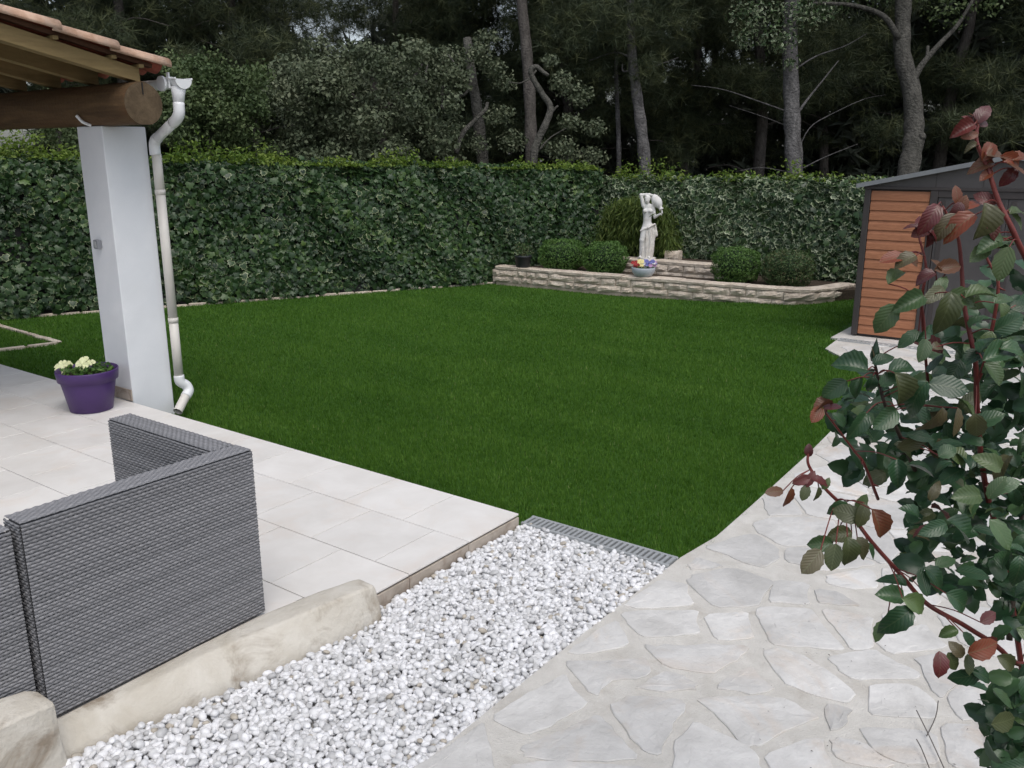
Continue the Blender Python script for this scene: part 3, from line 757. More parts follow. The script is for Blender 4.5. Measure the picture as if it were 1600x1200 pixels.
# log: round, flattened underneath
LC = np.array([4.075, 2.487]); LR = .168
def log_ring(x, r):
    out = []
    for j in range(28):
        a = 2*PI*j/28; y = LC[0]+r*math.cos(a); z = LC[1]+r*math.sin(a); out.append((x, y, max(z, 2.332)))
    return out
lb = MB(); rings = [log_ring(-6.545, LR*.965), log_ring(-6.56, LR)]+[log_ring(-6.56-.35*k, LR*(1+.012*math.sin(k*2.1))) for k in range(1, 18)]
V = sum(rings, []); F = []
for i in range(len(rings)-1):
    for j in range(28): F.append((i*28+j, i*28+(j+1) % 28, (i+1)*28+(j+1) % 28, (i+1)*28+j))
lb.add(V, F); beam = rbuild(lb, 'beam', M['log'], smooth=True)
le = MB(); V = log_ring(-6.544, LR*.962); V.append((-6.540, LC[0]+.01, LC[1])); le.add(V, [(j, (j+1) % 28, 28) for j in range(28)])
rbuild(le, 'beam_end', M['logend'], beam)
ck = MB().box((-6.5435, LC[0]-.004, LC[1]+.07), (-6.536, LC[0]+.004, LC[1]+LR*.95)); rbuild(ck, 'crack', M['dark'], beam)
# rafters slope down to the lawn side
def zr(y): return 2.757-(y-4.09)*.223       # upper edge of the rafters
for k, x in enumerate([-6.66, -7.26, -7.86, -8.46, -9.06, -9.66]):
    y0, y1 = 4.10, -1.5
    rb = MB().add([(x-.04, y1, zr(y1)), (x+.06, y1, zr(y1)), (x+.06, y0, zr(y0)), (x-.04, y0, zr(y0)), (x-.04, y1, zr(y1)-.17), (x+.06, y1, zr(y1)-.17), (x+.06, y0, 2.652), (x-.04, y0, 2.652)],
                  [(0, 1, 2, 3), (7, 6, 5, 4), (1, 5, 6, 2), (0, 3, 7, 4), (3, 2, 6, 7), (0, 4, 5, 1)])
    rbuild(rb, 'rafter', M['rafter'])
dk = MB().add([(-13, -1.5, zr(-1.5)+.03), (-6.575, -1.5, zr(-1.5)+.03), (-6.575, 4.2, zr(4.2)+.03), (-13, 4.2, zr(4.2)+.03), (-13, -1.5, zr(-1.5)+.06), (-6.575, -1.5, zr(-1.5)+.06), (-6.575, 4.2, zr(4.2)+.06), (-13, 4.2, zr(4.2)+.06)], [(3, 2, 1, 0), (4, 5, 6, 7), (0, 1, 5, 4), (1, 2, 6, 5), (2, 3, 7, 6), (3, 0, 4, 7)])  # deck and rafters lengthened out of view to darken the porch underside
rbuild(dk, 'deck', M['deck'])
for y in (3.45, 3.88, 4.10, 3.02, 2.6):
    bt = MB().box((-9.8, y-.02, zr(y)+.002), (-6.56, y+.02, zr(y)+.028)); rbuild(bt, 'batten', M['rafter'])
# barrel tiles: cover tiles over channel tiles
def barrel(up, L=.50, r0=.085, r1=.072, n=10):
    V = []; F = []; th = .013
    for k, (yy, r) in enumerate(((0, r0), (L*.5, (r0+r1)/2), (L, r1))):
        for q in (r, r-th):
            for j in range(n+1):
                a = PI*j/n; V.append((q*math.cos(a), -yy, (1 if up else -1)*q*math.sin(a)*.92))
    m_ = 2*(n+1)
    for k in range(2):
        for j in range(n):
            F.append((k*m_+j, k*m_+j+1, (k+1)*m_+j+1, (k+1)*m_+j)); a = k*m_+n+1+j; F.append((a+1, a, a+m_, a+m_+1))
        F.append((k*m_, (k+1)*m_, (k+1)*m_+n+1, k*m_+n+1)); F.append((k*m_+n, k*m_+2*n+1, (k+1)*m_+2*n+1, (k+1)*m_+n))
    for k in (0, 2):
        for j in range(n): F.append((k*m_+j, k*m_+n+1+j, k*m_+n+2+j, k*m_+j+1))
    return V, F
bc = make_mesh('roof_tile', *barrel(True), M['rooftile'], True); bch = make_mesh('channel_tile', *barrel(False), M['tilered'], True)
ang = -math.atan(.223)
for cix in range(11):
    xx = -6.585-cix*.185
    for k in range(8):
        ye = 4.325-k*.425; ze = zr(ye)+.035+.02
        link('roof_tile', bc, roof, Vector((xx, ye, ze+.012))-Vector(RO), (ang+.045, 0, random.gauss(0, .012)))
        if cix < 10: link('channel_tile', bch, roof, Vector((xx-.0925, ye-.02, ze+.045))-Vector(RO), (ang, 0, 0))
# the small hook of cable on the beam
hk = MB().tube(smooth_path([(-7.19, 3.985, 2.335), (-7.21, 3.93, 2.36), (-7.25, 3.905, 2.41)], 4), .012, 8); rbuild(hk, 'cable_sleeve', M['pvcwhite'])

gut = empty('rain_gutter', (-6.6, 4.42, 2.6), 0, 'cream plastic gutter end and downpipe fixed beside the white pillar', 'gutter'); GO = np.array([-6.6, 4.42, 2.6])
def gbuild(mb, name, mat, parent=gut, smooth=True):
    mb.V = [tuple(np.array(v)-GO) for v in mb.V]; return mb.build(name, mat, parent, smooth)
def half_ring(x, r, cy_=4.415, cz=2.69): return [(x, cy_+r*math.cos(PI+PI*j/12), cz+r*math.sin(PI+PI*j/12)) for j in range(13)]
ch = MB(); V = half_ring(-6.5, .072)+half_ring(-10, .072)+half_ring(-6.5, .067)+half_ring(-10, .067); F = []
for j in range(12): F += [(j, j+1, 14+j, 13+j), (26+j+1, 26+j, 39+j, 39+j+1)]
F += [(0, 13, 39, 26), (12, 38, 51, 25)]
ch.add(V, F); gbuild(ch, 'channel', M['pvcwhite'])
ec = MB(); V = half_ring(-6.494, .076)+half_ring(-6.505, .076); ec.add(V, [tuple(range(13)), tuple(range(25, 12, -1))]+[(j+1, j, 13+j, 14+j) for j in range(12)]+[(0, 12, 25, 13)]); gbuild(ec, 'end_cap', M['pvcwhite'], smooth=False)
rim = MB().box((-6.66, 4.335, 2.684), (-6.49, 4.347, 2.70), .003).box((-6.66, 4.483, 2.684), (-6.49, 4.498, 2.70), .003); gbuild(rim, 'rim', M['pvcwhite'], smooth=False)
cl = MB().box((-6.60, 4.33, 2.62), (-6.57, 4.345, 2.74), .003).box((-6.62, 4.318, 2.69), (-6.55, 4.36, 2.705), .003); gbuild(cl, 'bracket', M['pvcwhite'], smooth=False)
eh = MB(); V = [(-6.64+.06*math.cos(a), 4.30, 2.655+.06*math.sin(a)) for a in np.linspace(0, 2*PI, 20, False)]; eh.add(V+[(x, y+.02, z) for x, y, z in V], [tuple(range(20)), tuple(range(39, 19, -1))]+[(i, (i+1) % 20, 20+(i+1) % 20, 20+i) for i in range(20)]); gbuild(eh, 'stop_end', M['pvcwhite'], smooth=False)
ou = MB().tube([(-6.56, 4.405, 2.63), (-6.56, 4.40, 2.57), (-6.56, 4.395, 2.50)], [.062, .05, .043], 16); gbuild(ou, 'outlet', M['pvcwhite'])
el = MB().tube(smooth_path([(-6.56, 4.395, 2.51), (-6.56, 4.39, 2.43), (-6.60, 4.39, 2.385), (-6.66, 4.392, 2.355)], 4), .0455, 16); gbuild(el, 'elbow', M['pvcwhite'])
sec = MB().tube([(-6.65, 4.392, 2.36), (-6.94, 4.41, 2.235)], .042, 16); gbuild(sec, 'pipe_section', M['pvcwhite'])
el = MB().tube(smooth_path([(-6.93, 4.41, 2.24), (-6.975, 4.413, 2.215), (-6.995, 4.415, 2.17), (-6.995, 4.415, 2.10)], 4), .0455, 16); gbuild(el, 'elbow', M['pvcwhite'])
PY = 4.425
for (za, zb_) in ((2.11, 1.80), (1.80, .68), (.68, .14)):
    sec = MB().tube([(-6.995, PY, za), (-6.995, PY, zb_)], .0405, 16); gbuild(sec, 'pipe_section', M['pvc'])
    if zb_ > .5:
        col_ = MB().tube([(-6.995, PY, zb_+.012), (-6.995, PY, zb_-.03)], .0445, 16); gbuild(col_, 'collar', M['pvc'])
el = MB().tube(smooth_path([(-6.995, PY, .16), (-6.99, PY+.005, .10), (-6.98, PY+.055, .055), (-6.96, PY+.06, .005), (-6.94, PY+.01, -.035)], 4), .046, 16); gbuild(el, 'elbow', M['pvcwhite'])
sp = MB().tube([(-6.943, PY+.015, -.03), (-6.88, PY-.12, -.135)], .041, 16, False).tube([(-6.943, PY+.015, -.03), (-6.882, PY-.118, -.133)], .035, 16, False); gbuild(sp, 'spout', M['pvc'])
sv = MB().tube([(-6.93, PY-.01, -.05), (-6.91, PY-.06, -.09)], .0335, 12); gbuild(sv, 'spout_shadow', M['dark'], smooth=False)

# ================================================================== DRAIN CHANNELS
def drain(name, x0, x1, y0, y1, z, label, pitch):
    root = empty(name, ((x0+x1)/2, (y0+y1)/2, z), 0, label, 'drain', 'slotted drain channels'); w_ = x1-x0; d = y1-y0
    MB().box((-w_/2, -d/2, -.08), (w_/2, d/2, -.022)).build('trough', M['dark'], root)
    MB().box((-w_/2, -d/2, -.06), (w_/2, -d/2+.018, 0), .002).build('rail', M['galv'], root)
    MB().box((-w_/2, d/2-.018, -.06), (w_/2, d/2, 0), .002).build('rail', M['galv'], root)
    n = int(w_/pitch); bm_ = MB().add([(-pitch*.27, -d/2+.0182, -.02), (pitch*.27, -d/2+.0182, -.02), (pitch*.27, d/2-.0182, -.02), (-pitch*.27, d/2-.0182, -.02), (-pitch*.27, -d/2+.0182, -.001), (pitch*.27, -d/2+.0182, -.001), (pitch*.27, d/2-.0182, -.001), (-pitch*.27, d/2-.0182, -.001)], [(4, 5, 6, 7), (0, 1, 5, 4), (2, 3, 7, 6), (1, 2, 6, 5), (3, 0, 4, 7)])
    me = make_mesh('grate_bar', bm_.V, bm_.F, M['galv'])
    for i in range(n): link('grate_bar', me, root, (-w_/2+(i+.5)*w_/n, 0, 0))
drain('drain_channel', -2.856, -1.872, 3.992, 4.122, -.058, 'grey slotted drain between white pebbles and lawn', .0335)
drain('drain_channel', -2.90, -.3, 10.585, 10.715, -.053, 'slotted drain in the paving in front of the wood-look shed', .062)

# ================================================================== KERB STONES
def kerb(name, line, label, seed):
    """line: list of (back xy, back z, ridge xy, ridge z, front xy, front z) cross sections"""
    r = random.Random(seed); S = []
    for (bx, by, bz, mx, my, mz, fx, fy, fz) in line:
        S.append([(bx, by, -.3), (bx, by, bz-.01), ((bx*.7+mx*.3), by*.7+my*.3, bz*.5+mz*.5+.006), (mx-.012, my, mz), (mx, my, mz-.012), ((mx+fx)/2+.004, my, mz*.55+fz*.45), (fx, fy, fz), (fx+.004, fy, -.3)])
    # subdivide along the length
    Q = []
    for i in range(len(S)-1):
        for k in range(6):
            t = k/6; Q.append([tuple(np.array(a)*(1-t)+np.array(b_)*t) for a, b_ in zip(S[i], S[i+1])])
    Q.append(S[-1]); m_ = len(S[0]); V = []
    for i, row in enumerate(Q):
        for j, p in enumerate(row):
            nz = mnoise.noise(Vector((p[0]*7+seed, p[1]*7, p[2]*9)))*.006+mnoise.noise(Vector((p[0]*22, p[1]*22+seed, p[2]*22)))*.003
            V.append((p[0]+nz, p[1]+nz*.3, p[2]+(nz if 0 < j < m_-1 else 0)))
    F = []
    for i in range(len(Q)-1):
        for j in range(m_-1): F.append((i*m_+j, (i+1)*m_+j, (i+1)*m_+j+1, i*m_+j+1))
    F.append(tuple(range(m_))); F.append(tuple((len(Q)-1)*m_+j for j in range(m_-1, -1, -1)))
    o = obj(name, V, F, M['block'], None, True); 
    md = o.modifiers.new('bevel', 'BEVEL'); md.width = .012; md.segments = 2; md.limit_method = 'ANGLE'; md.angle_limit = .7
    md2 = o.modifiers.new('ws', 'WEIGHTED_NORMAL')
    return tag(o, label, 'kerb stone', 'worn limestone kerb blocks beside the gravel')
kerb('kerb_stone', [(-3.125, 1.20, .022, -3.06, 1.20, .010, -2.985, 1.20, -.10), (-3.125, 1.5, .024, -3.03, 1.5, .020, -2.94, 1.5, -.10), (-3.125, 1.9, .026, -2.98, 1.9, .050, -2.87, 1.9, -.10), (-3.115, 2.25, .030, -2.90, 2.25, .070, -2.805, 2.25, -.10), (-3.02, 2.55, .060, -2.825, 2.55, .085, -2.77, 2.55, -.10), (-2.955, 2.715, .072, -2.80, 2.71, .082, -2.755, 2.705, -.10)], 'long worn limestone block along the wicker sofa and the pebbles', 3)
kerb('kerb_stone', [(-3.13, .62, .205, -2.95, .62, .205, -2.925, .62, -.12), (-3.13, .95, .215, -2.945, .95, .21, -2.92, .95, -.12), (-3.125, 1.14, .21, -2.955, 1.14, .20, -2.93, 1.14, -.12), (-3.12, 1.215, .200, -2.965, 1.225, .188, -2.94, 1.24, -.12), (-3.115, 1.24, .188, -2.975, 1.25, .176, -2.948, 1.262, -.12)], 'taller smooth limestone block in the near left corner', 9)

# ================================================================== WICKER SOFA
def weave(width, height, cu=.0175, cv=.0132):
    """woven strands on the local x-z plane, facing -y: wavy flat weft strands over upright warps"""
    rows = max(2, int(round(height/cv))); cv = height/rows; ncol = max(2, int(round(width/cu))); cu = width/ncol
    ns = ncol*4+1; xs_ = np.linspace(.0015, width-.0015, ns); prof_ = [(-.48, .0022), (-.33, -.0008), (.05, -.0022), (.38, -.0012), (.48, .0022)]
    V = []; F = []; rn = []
    for r in range(rows):
        ph = PI*(r % 2); amp = .0016*np.sin(xs_/cu*PI+ph); b0 = len(V)*1
        sh = rng.normal(0, .0004); c = rng.random()*.6
        wob = .0008*np.sin(xs_*23+r)
        for v_, dy in prof_:
            for i in range(ns): V.append((xs_[i], -amp[i]+dy-.002, (r+.5+v_*.90)*cv+sh+wob[i])); rn.append(c+.25*(amp[i] > 0))
        for j in range(len(prof_)-1):
            for i in range(ns-1):
                a_ = b0+j*ns+i; F.append((a_, a_+1, a_+ns+1, a_+ns))
    for c_ in range(ncol):
        xc = (c_+.5)*cu; b0 = len(V); w_ = cu*.30
        for z_ in (0.0, height):
            for dx, dy in ((-w_, .001), (0, -.0018), (w_, .001)): V.append((xc+dx, dy, z_)); rn.append(.1)
        F += [(b0, b0+1, b0+4, b0+3), (b0+1, b0+2, b0+5, b0+4)]
    return np.array(V), np.array(F), {'rnd': np.array(rn)}
def woven_panel(name, parent, origin, xdir, zdir, width, height, mat=None):
    """a woven face; normal = -(zdir x xdir) side"""
    V, F, at = weave(width, height); x = np.array(xdir, float); z = np.array(zdir, float); y = np.cross(z, x)
    W = np.outer(V[:, 0], x)+np.outer(V[:, 1], y)+np.outer(V[:, 2], z)+np.array(origin)
    return link(name, make_mesh(name, W, F, M['weave'], True, at), parent)
def sofa(name, x_out, y0, y1, H, arm_len, label, arm):
    t = .122
    root = empty(name, (x_out, y0, 0), 0, label, 'sofa', 'grey wicker sofa sections')
    L = y1-y0
    # solid panels (dark core) and woven skins set just off them
    MB().box((-t+.004, .004, .02), (-.004, L-.004, H-.004), .012).build('back_core', M['weavedark'], root)
    woven_panel('back_weave', root, (0, 0, .02), (0, 1, 0), (0, 0, 1), L, H-.025)
    woven_panel('back_top_weave', root, (-.003, 0, H), (0, 1, 0), (-1, 0, 0), L, t-.006)
    woven_panel('back_inner_weave', root, (-t, L, .3), (0, -1, 0), (0, 0, 1), L, H-.32)
    woven_panel('back_end_weave', root, (-t, 0, .02), (1, 0, 0), (0, 0, 1), t, H-.025)
    if arm:
        MB().box((-arm_len, L-t+.004, .02), (-t+.002, L-.004, H-.006), .012).build('arm_core', M['weavedark'], root)
        woven_panel('arm_inner_weave', root, (-arm_len, L-t, .02), (1, 0, 0), (0, 0, 1), arm_len-t, H-.025)
        woven_panel('arm_top_weave', root, (-arm_len, L-t+.003, H-.001), (1, 0, 0), (0, 1, 0), arm_len-t, t-.006)
        woven_panel('arm_outer_weave', root, (0, L, .02), (-1, 0, 0), (0, 0, 1), arm_len, H-.025)
        woven_panel('arm_end_weave', root, (-arm_len, L, .02), (0, -1, 0), (0, 0, 1), t, H-.025)
    MB().box((-arm_len, .01, .05), (-t-.006, L-t-.006 if arm else L-.01, .30), .01).build('seat', M['weavedark'], root)
    woven_panel('seat_top_weave', root, (-arm_len, .01, .302), (1, 0, 0), (0, 1, 0), arm_len-t-.01, L-t-.02)
    for sx in (-.05, -arm_len+.05):
        for sy in (.05, L-.05): MB().box((sx-.02, sy-.02, 0), (sx+.02, sy+.02, .05)).build('foot', M['black'], root)
sofa('wicker_sofa', -3.128, 1.292, 2.30, .822, .97, 'grey wicker corner sofa section with an arm on its far side', True)
sofa('wicker_sofa', -3.160, .55, 1.272, .80, .90, 'grey wicker sofa section cut off by the left edge', False)

# ================================================================== SHED
SY = 11.0
shed = empty('garden_shed', (-1.35, 12.2, -.06), 0, 'brown metal garden shed with orange wood-look cladding', 'shed'); SO = np.array([-1.35, 12.2, -.06])
def sbuild(mb, name, mat, parent=shed):
    mb.V = [tuple(np.array(v)-SO) for v in mb.V]; return mb.build(name, mat, parent)
PK = -1.35; EH = 1.715; PKH = 2.06
sbuild(MB().box((-2.84, SY+.03, -.05), (.14, SY+2.4, EH-.02)), 'body', M['brown'])
# cladding boards: each a bevelled plank, thin upper lip and broad lower face
nb_ = 15; z0 = -.03; pitch = (1.685-z0)/nb_
for i in range(nb_):
    za, zb_ = z0+i*pitch, z0+(i+1)*pitch-.0015
    for (xa, xb, bn) in ((-2.785, -2.145, 'cladding_board'), (-.55, .08, 'cladding_board')):
        mb = MB().add([(xa, SY+.028, za), (xb, SY+.028, za), (xb, SY-.004, za+.003), (xa, SY-.004, za+.003), (xb, SY-.001, za+pitch*.60), (xa, SY-.001, za+pitch*.60), (xb, SY+.012, zb_-.001), (xa, SY+.012, zb_-.001), (xb, SY+.028, zb_), (xa, SY+.028, zb_)],
                      [(0, 1, 2, 3), (3, 2, 4, 5), (5, 4, 6, 7), (7, 6, 8, 9), (0, 3, 5, 7, 9), (1, 8, 6, 4, 2)])
        sbuild(mb, bn, M['cedar'])
for xa, xb in ((-2.86, -2.79), (-2.14, -2.06), (-.64, -.56), (.085, .16)):
    sbuild(MB().box((xa, SY-.018, -.05), (xb, SY+.05, 1.70), .004), 'post', M['brown'])
sbuild(MB().box((-2.06, SY-.01, 1.625), (-.64, SY+.04, 1.70), .003), 'door_head', M['brown'])
for xa, xb in ((-2.055, -1.352), (-1.348, -.645)):
    d_ = sbuild(MB().box((xa, SY+.005, -.03), (xb, SY+.035, 1.622), .003), 'door', M['browndoor'])
    for xx in (xa+.03, xb-.08): sbuild(MB().box((xx, SY-.004, .0), (xx+.05, SY+.0048, 1.60), .002), 'stile', M['brown'], d_)
    xh = xb-.12 if xa < -2 else xa+.08
    sbuild(MB().box((xh, SY-.03, .85), (xh+.03, SY-.005, 1.0), .004), 'handle', M['black'], d_)
sbuild(MB().box((-2.875, SY-.024, 1.702), (.175, SY+.06, 1.735), .003), 'fascia', M['brown'])
gb = MB().add([(-2.86, SY-.01, 1.7352), (.16, SY-.01, 1.7352), (PK, SY-.01, PKH), (-2.86, SY+2.4, 1.7352), (.16, SY+2.4, 1.7352), (PK, SY+2.4, PKH)], [(0, 1, 2), (5, 4, 3), (0, 3, 4, 1), (1, 4, 5, 2), (2, 5, 3, 0)]); sbuild(gb, 'gable', M['browndoor'])
for xx in (-2.1, -1.62, -1.08): sbuild(MB().box((xx, SY-.0135, 1.736), (xx+.012, SY-.0105, 1.74+(PKH-1.735)*(1-abs(xx-PK)/1.51)-.02)), 'gable_seam', M['brown'])
for sgn in (-1, 1):
    xe = PK+sgn*1.60; ze = 1.725; sl = (PKH+.0-ze)/1.60
    for k in range(4):
        ya, yb = SY-.07+k*.63, SY-.07+(k+1)*.63-.006
        rp = MB().add([(PK, ya, PKH+.004), (xe, ya, ze), (xe, yb, ze), (PK, yb, PKH+.004), (PK, ya, PKH+.034), (xe, ya, ze+.03), (xe, yb, ze+.03), (PK, yb, PKH+.034)], [(0, 1, 2, 3), (7, 6, 5, 4), (0, 4, 5, 1), (1, 5, 6, 2), (2, 6, 7, 3)])
        sbuild(rp, 'roof_panel', M['roofmetal'])
    # the visible verge trim
    vt = MB().add([(PK, SY-.08, PKH-.012), (xe-.01*-sgn*-1, SY-.08, ze-.012), (xe, SY-.08, ze+.036), (PK, SY-.08, PKH+.040), (PK, SY-.071, PKH-.012), (xe, SY-.071, ze-.012), (xe, SY-.071, ze+.036), (PK, SY-.071, PKH+.040)], [(0, 1, 2, 3), (3, 2, 6, 7), (1, 0, 4, 5), (4, 7, 6, 5)])
    sbuild(vt, 'verge_trim', M['roofmetal'])

# ================================================================== POTS AND FLOWERS
def flower(mb_center, r, mat, root, name='flower', face=(0, -1, .6), npet=5):
    f = Vector(face).normalized(); q = f.to_track_quat('Z', 'Y'); mb = MB()
    for k in range(npet):
        a = 2*PI*k/npet+random.uniform(-.2, .2); c, s_ = math.cos(a), math.sin(a); R = r*random.uniform(.85, 1.1); V = []
        for (u, v, z) in ((.05, 0, 0), (.45, -.42, .10), (.9, -.40, .05), (1.05, 0, -.06), (.9, .40, .09), (.45, .42, .04)):
            V.append(tuple(Vector(mb_center)+q @ Vector(((u*c-v*s_)*R, (u*s_+v*c)*R, z*R+.002*k))))
        mb.add(V, [(0, 1, 2, 3), (0, 3, 4, 5)])
    return mb.build(name, mat, root)
pp = empty('flower_pot', (-7.13, 3.66, 0), 0, 'purple plastic plant pot with cream pansies beside the pillar', 'plant pot')
prof = [(.0, .004), (.155, 0), (.17, .004), (.215, .245), (.2155, .262), (.238, .266), (.247, .345), (.244, .356), (.234, .352), (.225, .28), (.19, .27)]
MB().lathe(prof, 40).build('pot', M['purple'], pp, True).data.polygons.foreach_set('use_smooth', [True]*(40*(len(prof)-1)))
MB().lathe([(.0, .305), (.12, .312), (.227, .30)], 24).build('soil', M['soil'], pp)
Pl = []; 
for i in range(260):
    a = random.uniform(0, 2*PI); r = .2*math.sqrt(random.random()); Pl.append((r*math.cos(a), r*math.sin(a), .315+random.random()*.10*(1-r*2.5)))
foliage('foliage', OVAL_T, np.array(Pl), np.tile([0, 0, 1.], (260, 1)), .055*rng.uniform(.6, 1.2, 260), M['box'], pp, .8)
for (x, y, z, r) in ((-.20, -.06, .365, .050), (-.225, -.11, .345, .05), (-.185, -.10, .385, .042), (-.02, .0, .405, .055), (.02, -.05, .40, .055), (.05, .02, .41, .032)):
    flower((x, y, z), r, M['petalcream'], pp, 'flower', (.5, -.7, .5))

fb = empty('flower_bowl', (-6.84, 13.08, .125), 0, 'round grey bowl of red, yellow and blue pansies on the wall', 'plant pot')
MB().lathe([(0, .0), (.10, 0), (.14, .008), (.185, .07), (.20, .14), (.196, .15), (.186, .146), (.175, .11)], 32).build('bowl', M['greybowl'], fb, True)
MB().lathe([(0, .125), (.10, .13), (.18, .12)], 20).build('soil', M['soil'], fb)
Pl = [(.17*math.sqrt(random.random())*math.cos(a), .17*math.sqrt(random.random())*math.sin(a), .135+random.random()*.05) for a in np.linspace(0, 40, 160)]
foliage('foliage', OVAL_T, np.array(Pl), np.tile([0, 0, 1.], (160, 1)), .04*rng.uniform(.6, 1.2, 160), M['box'], fb, .8)
for i in range(46):
    x = random.uniform(-.19, .19); y = random.uniform(-.14, .12)*math.sqrt(max(.05, 1-(x/.2)**2)); u = x*.887+y*.3
    u = x
    mt_ = M['petalred'] if u < -.085 else M['petalyellow'] if u < -.015 else random.choice([M['petalblue'], M['petalmauve'], M['petalblue'], M['pvcwhite']]) 
    flower((x*.887-y*.46, x*.462+y*.887, .175+random.random()*.085), .036, mt_, fb, 'flower', (random.gauss(.46, .4), random.gauss(-.88, .3), .6))
bp_ = empty('black_pot', (-9.2, 12.92, .125), 0, 'small black plastic pot with a thin plant at the left end of the wall', 'plant pot')
MB().lathe([(0, 0), (.115, 0), (.125, .01), (.145, .175), (.158, .178), (.16, .21), (.15, .212), (.14, .18)], 28).build('pot', M['black'], bp_, True)
MB().lathe([(0, .185), (.145, .18)], 16).build('soil', M['soil'], bp_)
Pl = np.stack([rng.normal(0, .07, 300), rng.normal(0, .07, 300), .2+rng.random(300)*.22], 1)
foliage('foliage', DIA_T, Pl, None, .05*rng.uniform(.6, 1.2, 300), M['boxdry'], bp_, 1)

# ---- clipped box bushes
def bush(loc, rx, rz, mat, label, n=3600, leaf=.038):
    root = empty('box_bush', loc, random.uniform(0, 6), label, 'bush', 'clipped box bushes in the planter')
    mb = MB(); 
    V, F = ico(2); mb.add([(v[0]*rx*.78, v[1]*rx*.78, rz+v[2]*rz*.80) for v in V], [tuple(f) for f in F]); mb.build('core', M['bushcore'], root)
    for k in range(3): MB().tube([(random.uniform(-.04, .04), random.uniform(-.04, .04), -.05), (random.uniform(-.1, .1), random.uniform(-.1, .1), rz)], [.015, .008], 6).build('stem', M['bark_dark'], root)
    d = rng.normal(size=(n, 3)); d /= np.linalg.norm(d, axis=1, keepdims=True)
    lump = 1+.07*np.sin(d[:, 0]*7+loc[0])*np.sin(d[:, 1]*6+1)+.05*np.sin(d[:, 2]*11+d[:, 0]*5)
    r = (1-rng.exponential(.06, n))*lump
    e = .82
    dd = np.sign(d)*np.abs(d)**e; 
    P = np.stack([dd[:, 0]*r*rx, dd[:, 1]*r*rx, rz+dd[:, 2]*r*rz], 1); P = P[P[:, 2] > .0]; d = d[:len(P)]
    foliage('foliage', DIA_T, P, P-np.array([0, 0, rz]), leaf*rng.uniform(.6, 1.3, len(P)), mat, root, .3)
bush((-8.68, 13.42, .03), .43, .30, M['box'], 'green box bush nearest the black pot', 6500)
bush((-7.80, 13.45, .03), .40, .30, M['box'], 'green box bush between its twin and the flower bowl', 6500)
bush((-5.50, 13.75, .03), .38, .31, M['box'], 'dark green box bush at the right end of the short wall', 6000)
bush((-4.66, 13.85, .03), .39, .30, M['boxdry'], 'browner box bush nearest the shed', 6000)

# ---- bamboo-like weeping clump behind the statue
bam = empty('bamboo_clump', (-7.75, 14.62, .27), 0, 'olive weeping bamboo clump behind the statue', 'bush')
for k in range(26):
    a = random.uniform(-.72, .72); MB().tube(smooth_path([(a*.5, random.uniform(-.1, .1), -.2), (a*.8, random.uniform(-.12, .1), .5), (a*1.05, random.uniform(-.2, .05), random.uniform(.75, 1.0))], 3), .006, 5).build('stem', M['bamboo'], bam)
n = 6500; a = rng.uniform(-1, 1, n); hgt = 1.12*np.sqrt(np.clip(1-(np.abs(a))**3.2, 0, 1)); zz = hgt*rng.random(n)**.6
P = np.stack([a*.80, rng.normal(0, .13, n)-.1, zz-.02], 1)
BL = (np.array([(0, 0, 0), (.055, .45, .03), (0, 1.0, -.10), (-.055, .45, .03)]), np.array([(0, 1, 2), (0, 2, 3)]), None)
foliage('foliage', BL, P, np.tile([0, -1, .4], (n, 1)), .15*rng.uniform(.6, 1.3, n), M['bamboo'], bam, .5, ((0, -.2, -1), .55))

# ================================================================== STATUE
def surf_net(fn, lo, hi, h):
    lo = np.array(lo); n = np.ceil((np.array(hi)-lo)/h).astype(int)+1
    g = np.stack(np.meshgrid(*[lo[i]+h*np.arange(n[i]) for i in range(3)], indexing='ij'), -1)
    S = fn(g[..., 0], g[..., 1], g[..., 2]); ins_ = S < 0
    cn = n-1; acc = np.zeros((*cn, 3)); cnt = np.zeros(cn)
    cor = [(i, j, k) for i in (0, 1) for j in (0, 1) for k in (0, 1)]
    def sl(c): return tuple(slice(c[i], c[i]+cn[i]) for i in range(3))
    for c in cor:
        for ax in range(3):
            if c[ax]: continue
            d = list(c); d[ax] = 1; s0, s1 = S[sl(c)], S[sl(d)]; mk = (s0 < 0) != (s1 < 0)
            t = np.where(mk, s0/(s0-s1+1e-12), 0); p0 = g[sl(c)]; q = p0.copy(); q[..., ax] += t*h
            acc += np.where(mk[..., None], q, 0); cnt += mk
    act = cnt > 0; idm = -np.ones(cn, int); idm[act] = np.arange(act.sum()); V = acc[act]/cnt[act][:, None]; F = []
    for ax in range(3):
        o1, o2 = (ax+1) % 3, (ax+2) % 3
        a = [slice(0, n[i]) for i in range(3)]; b_ = list(a); a[ax] = slice(0, n[ax]-1); b_[ax] = slice(1, n[ax])
        mk = ins_[tuple(a)] != ins_[tuple(b_)]; ii = np.argwhere(mk)
        ii = ii[(ii[:, o1] > 0) & (ii[:, o2] > 0) & (ii[:, o1] < cn[o1]) & (ii[:, o2] < cn[o2])]
        fl = ins_[tuple(ii[:, i] for i in range(3))]
        def cell(d1, d2):
            q = ii.copy(); q[:, o1] -= d1; q[:, o2] -= d2; return idm[q[:, 0], q[:, 1], q[:, 2]]
        quad = np.stack([cell(1, 1), cell(0, 1), cell(0, 0), cell(1, 0)], 1); quad[~fl] = quad[~fl][:, ::-1]; F.append(quad)
    return V, np.concatenate(F)
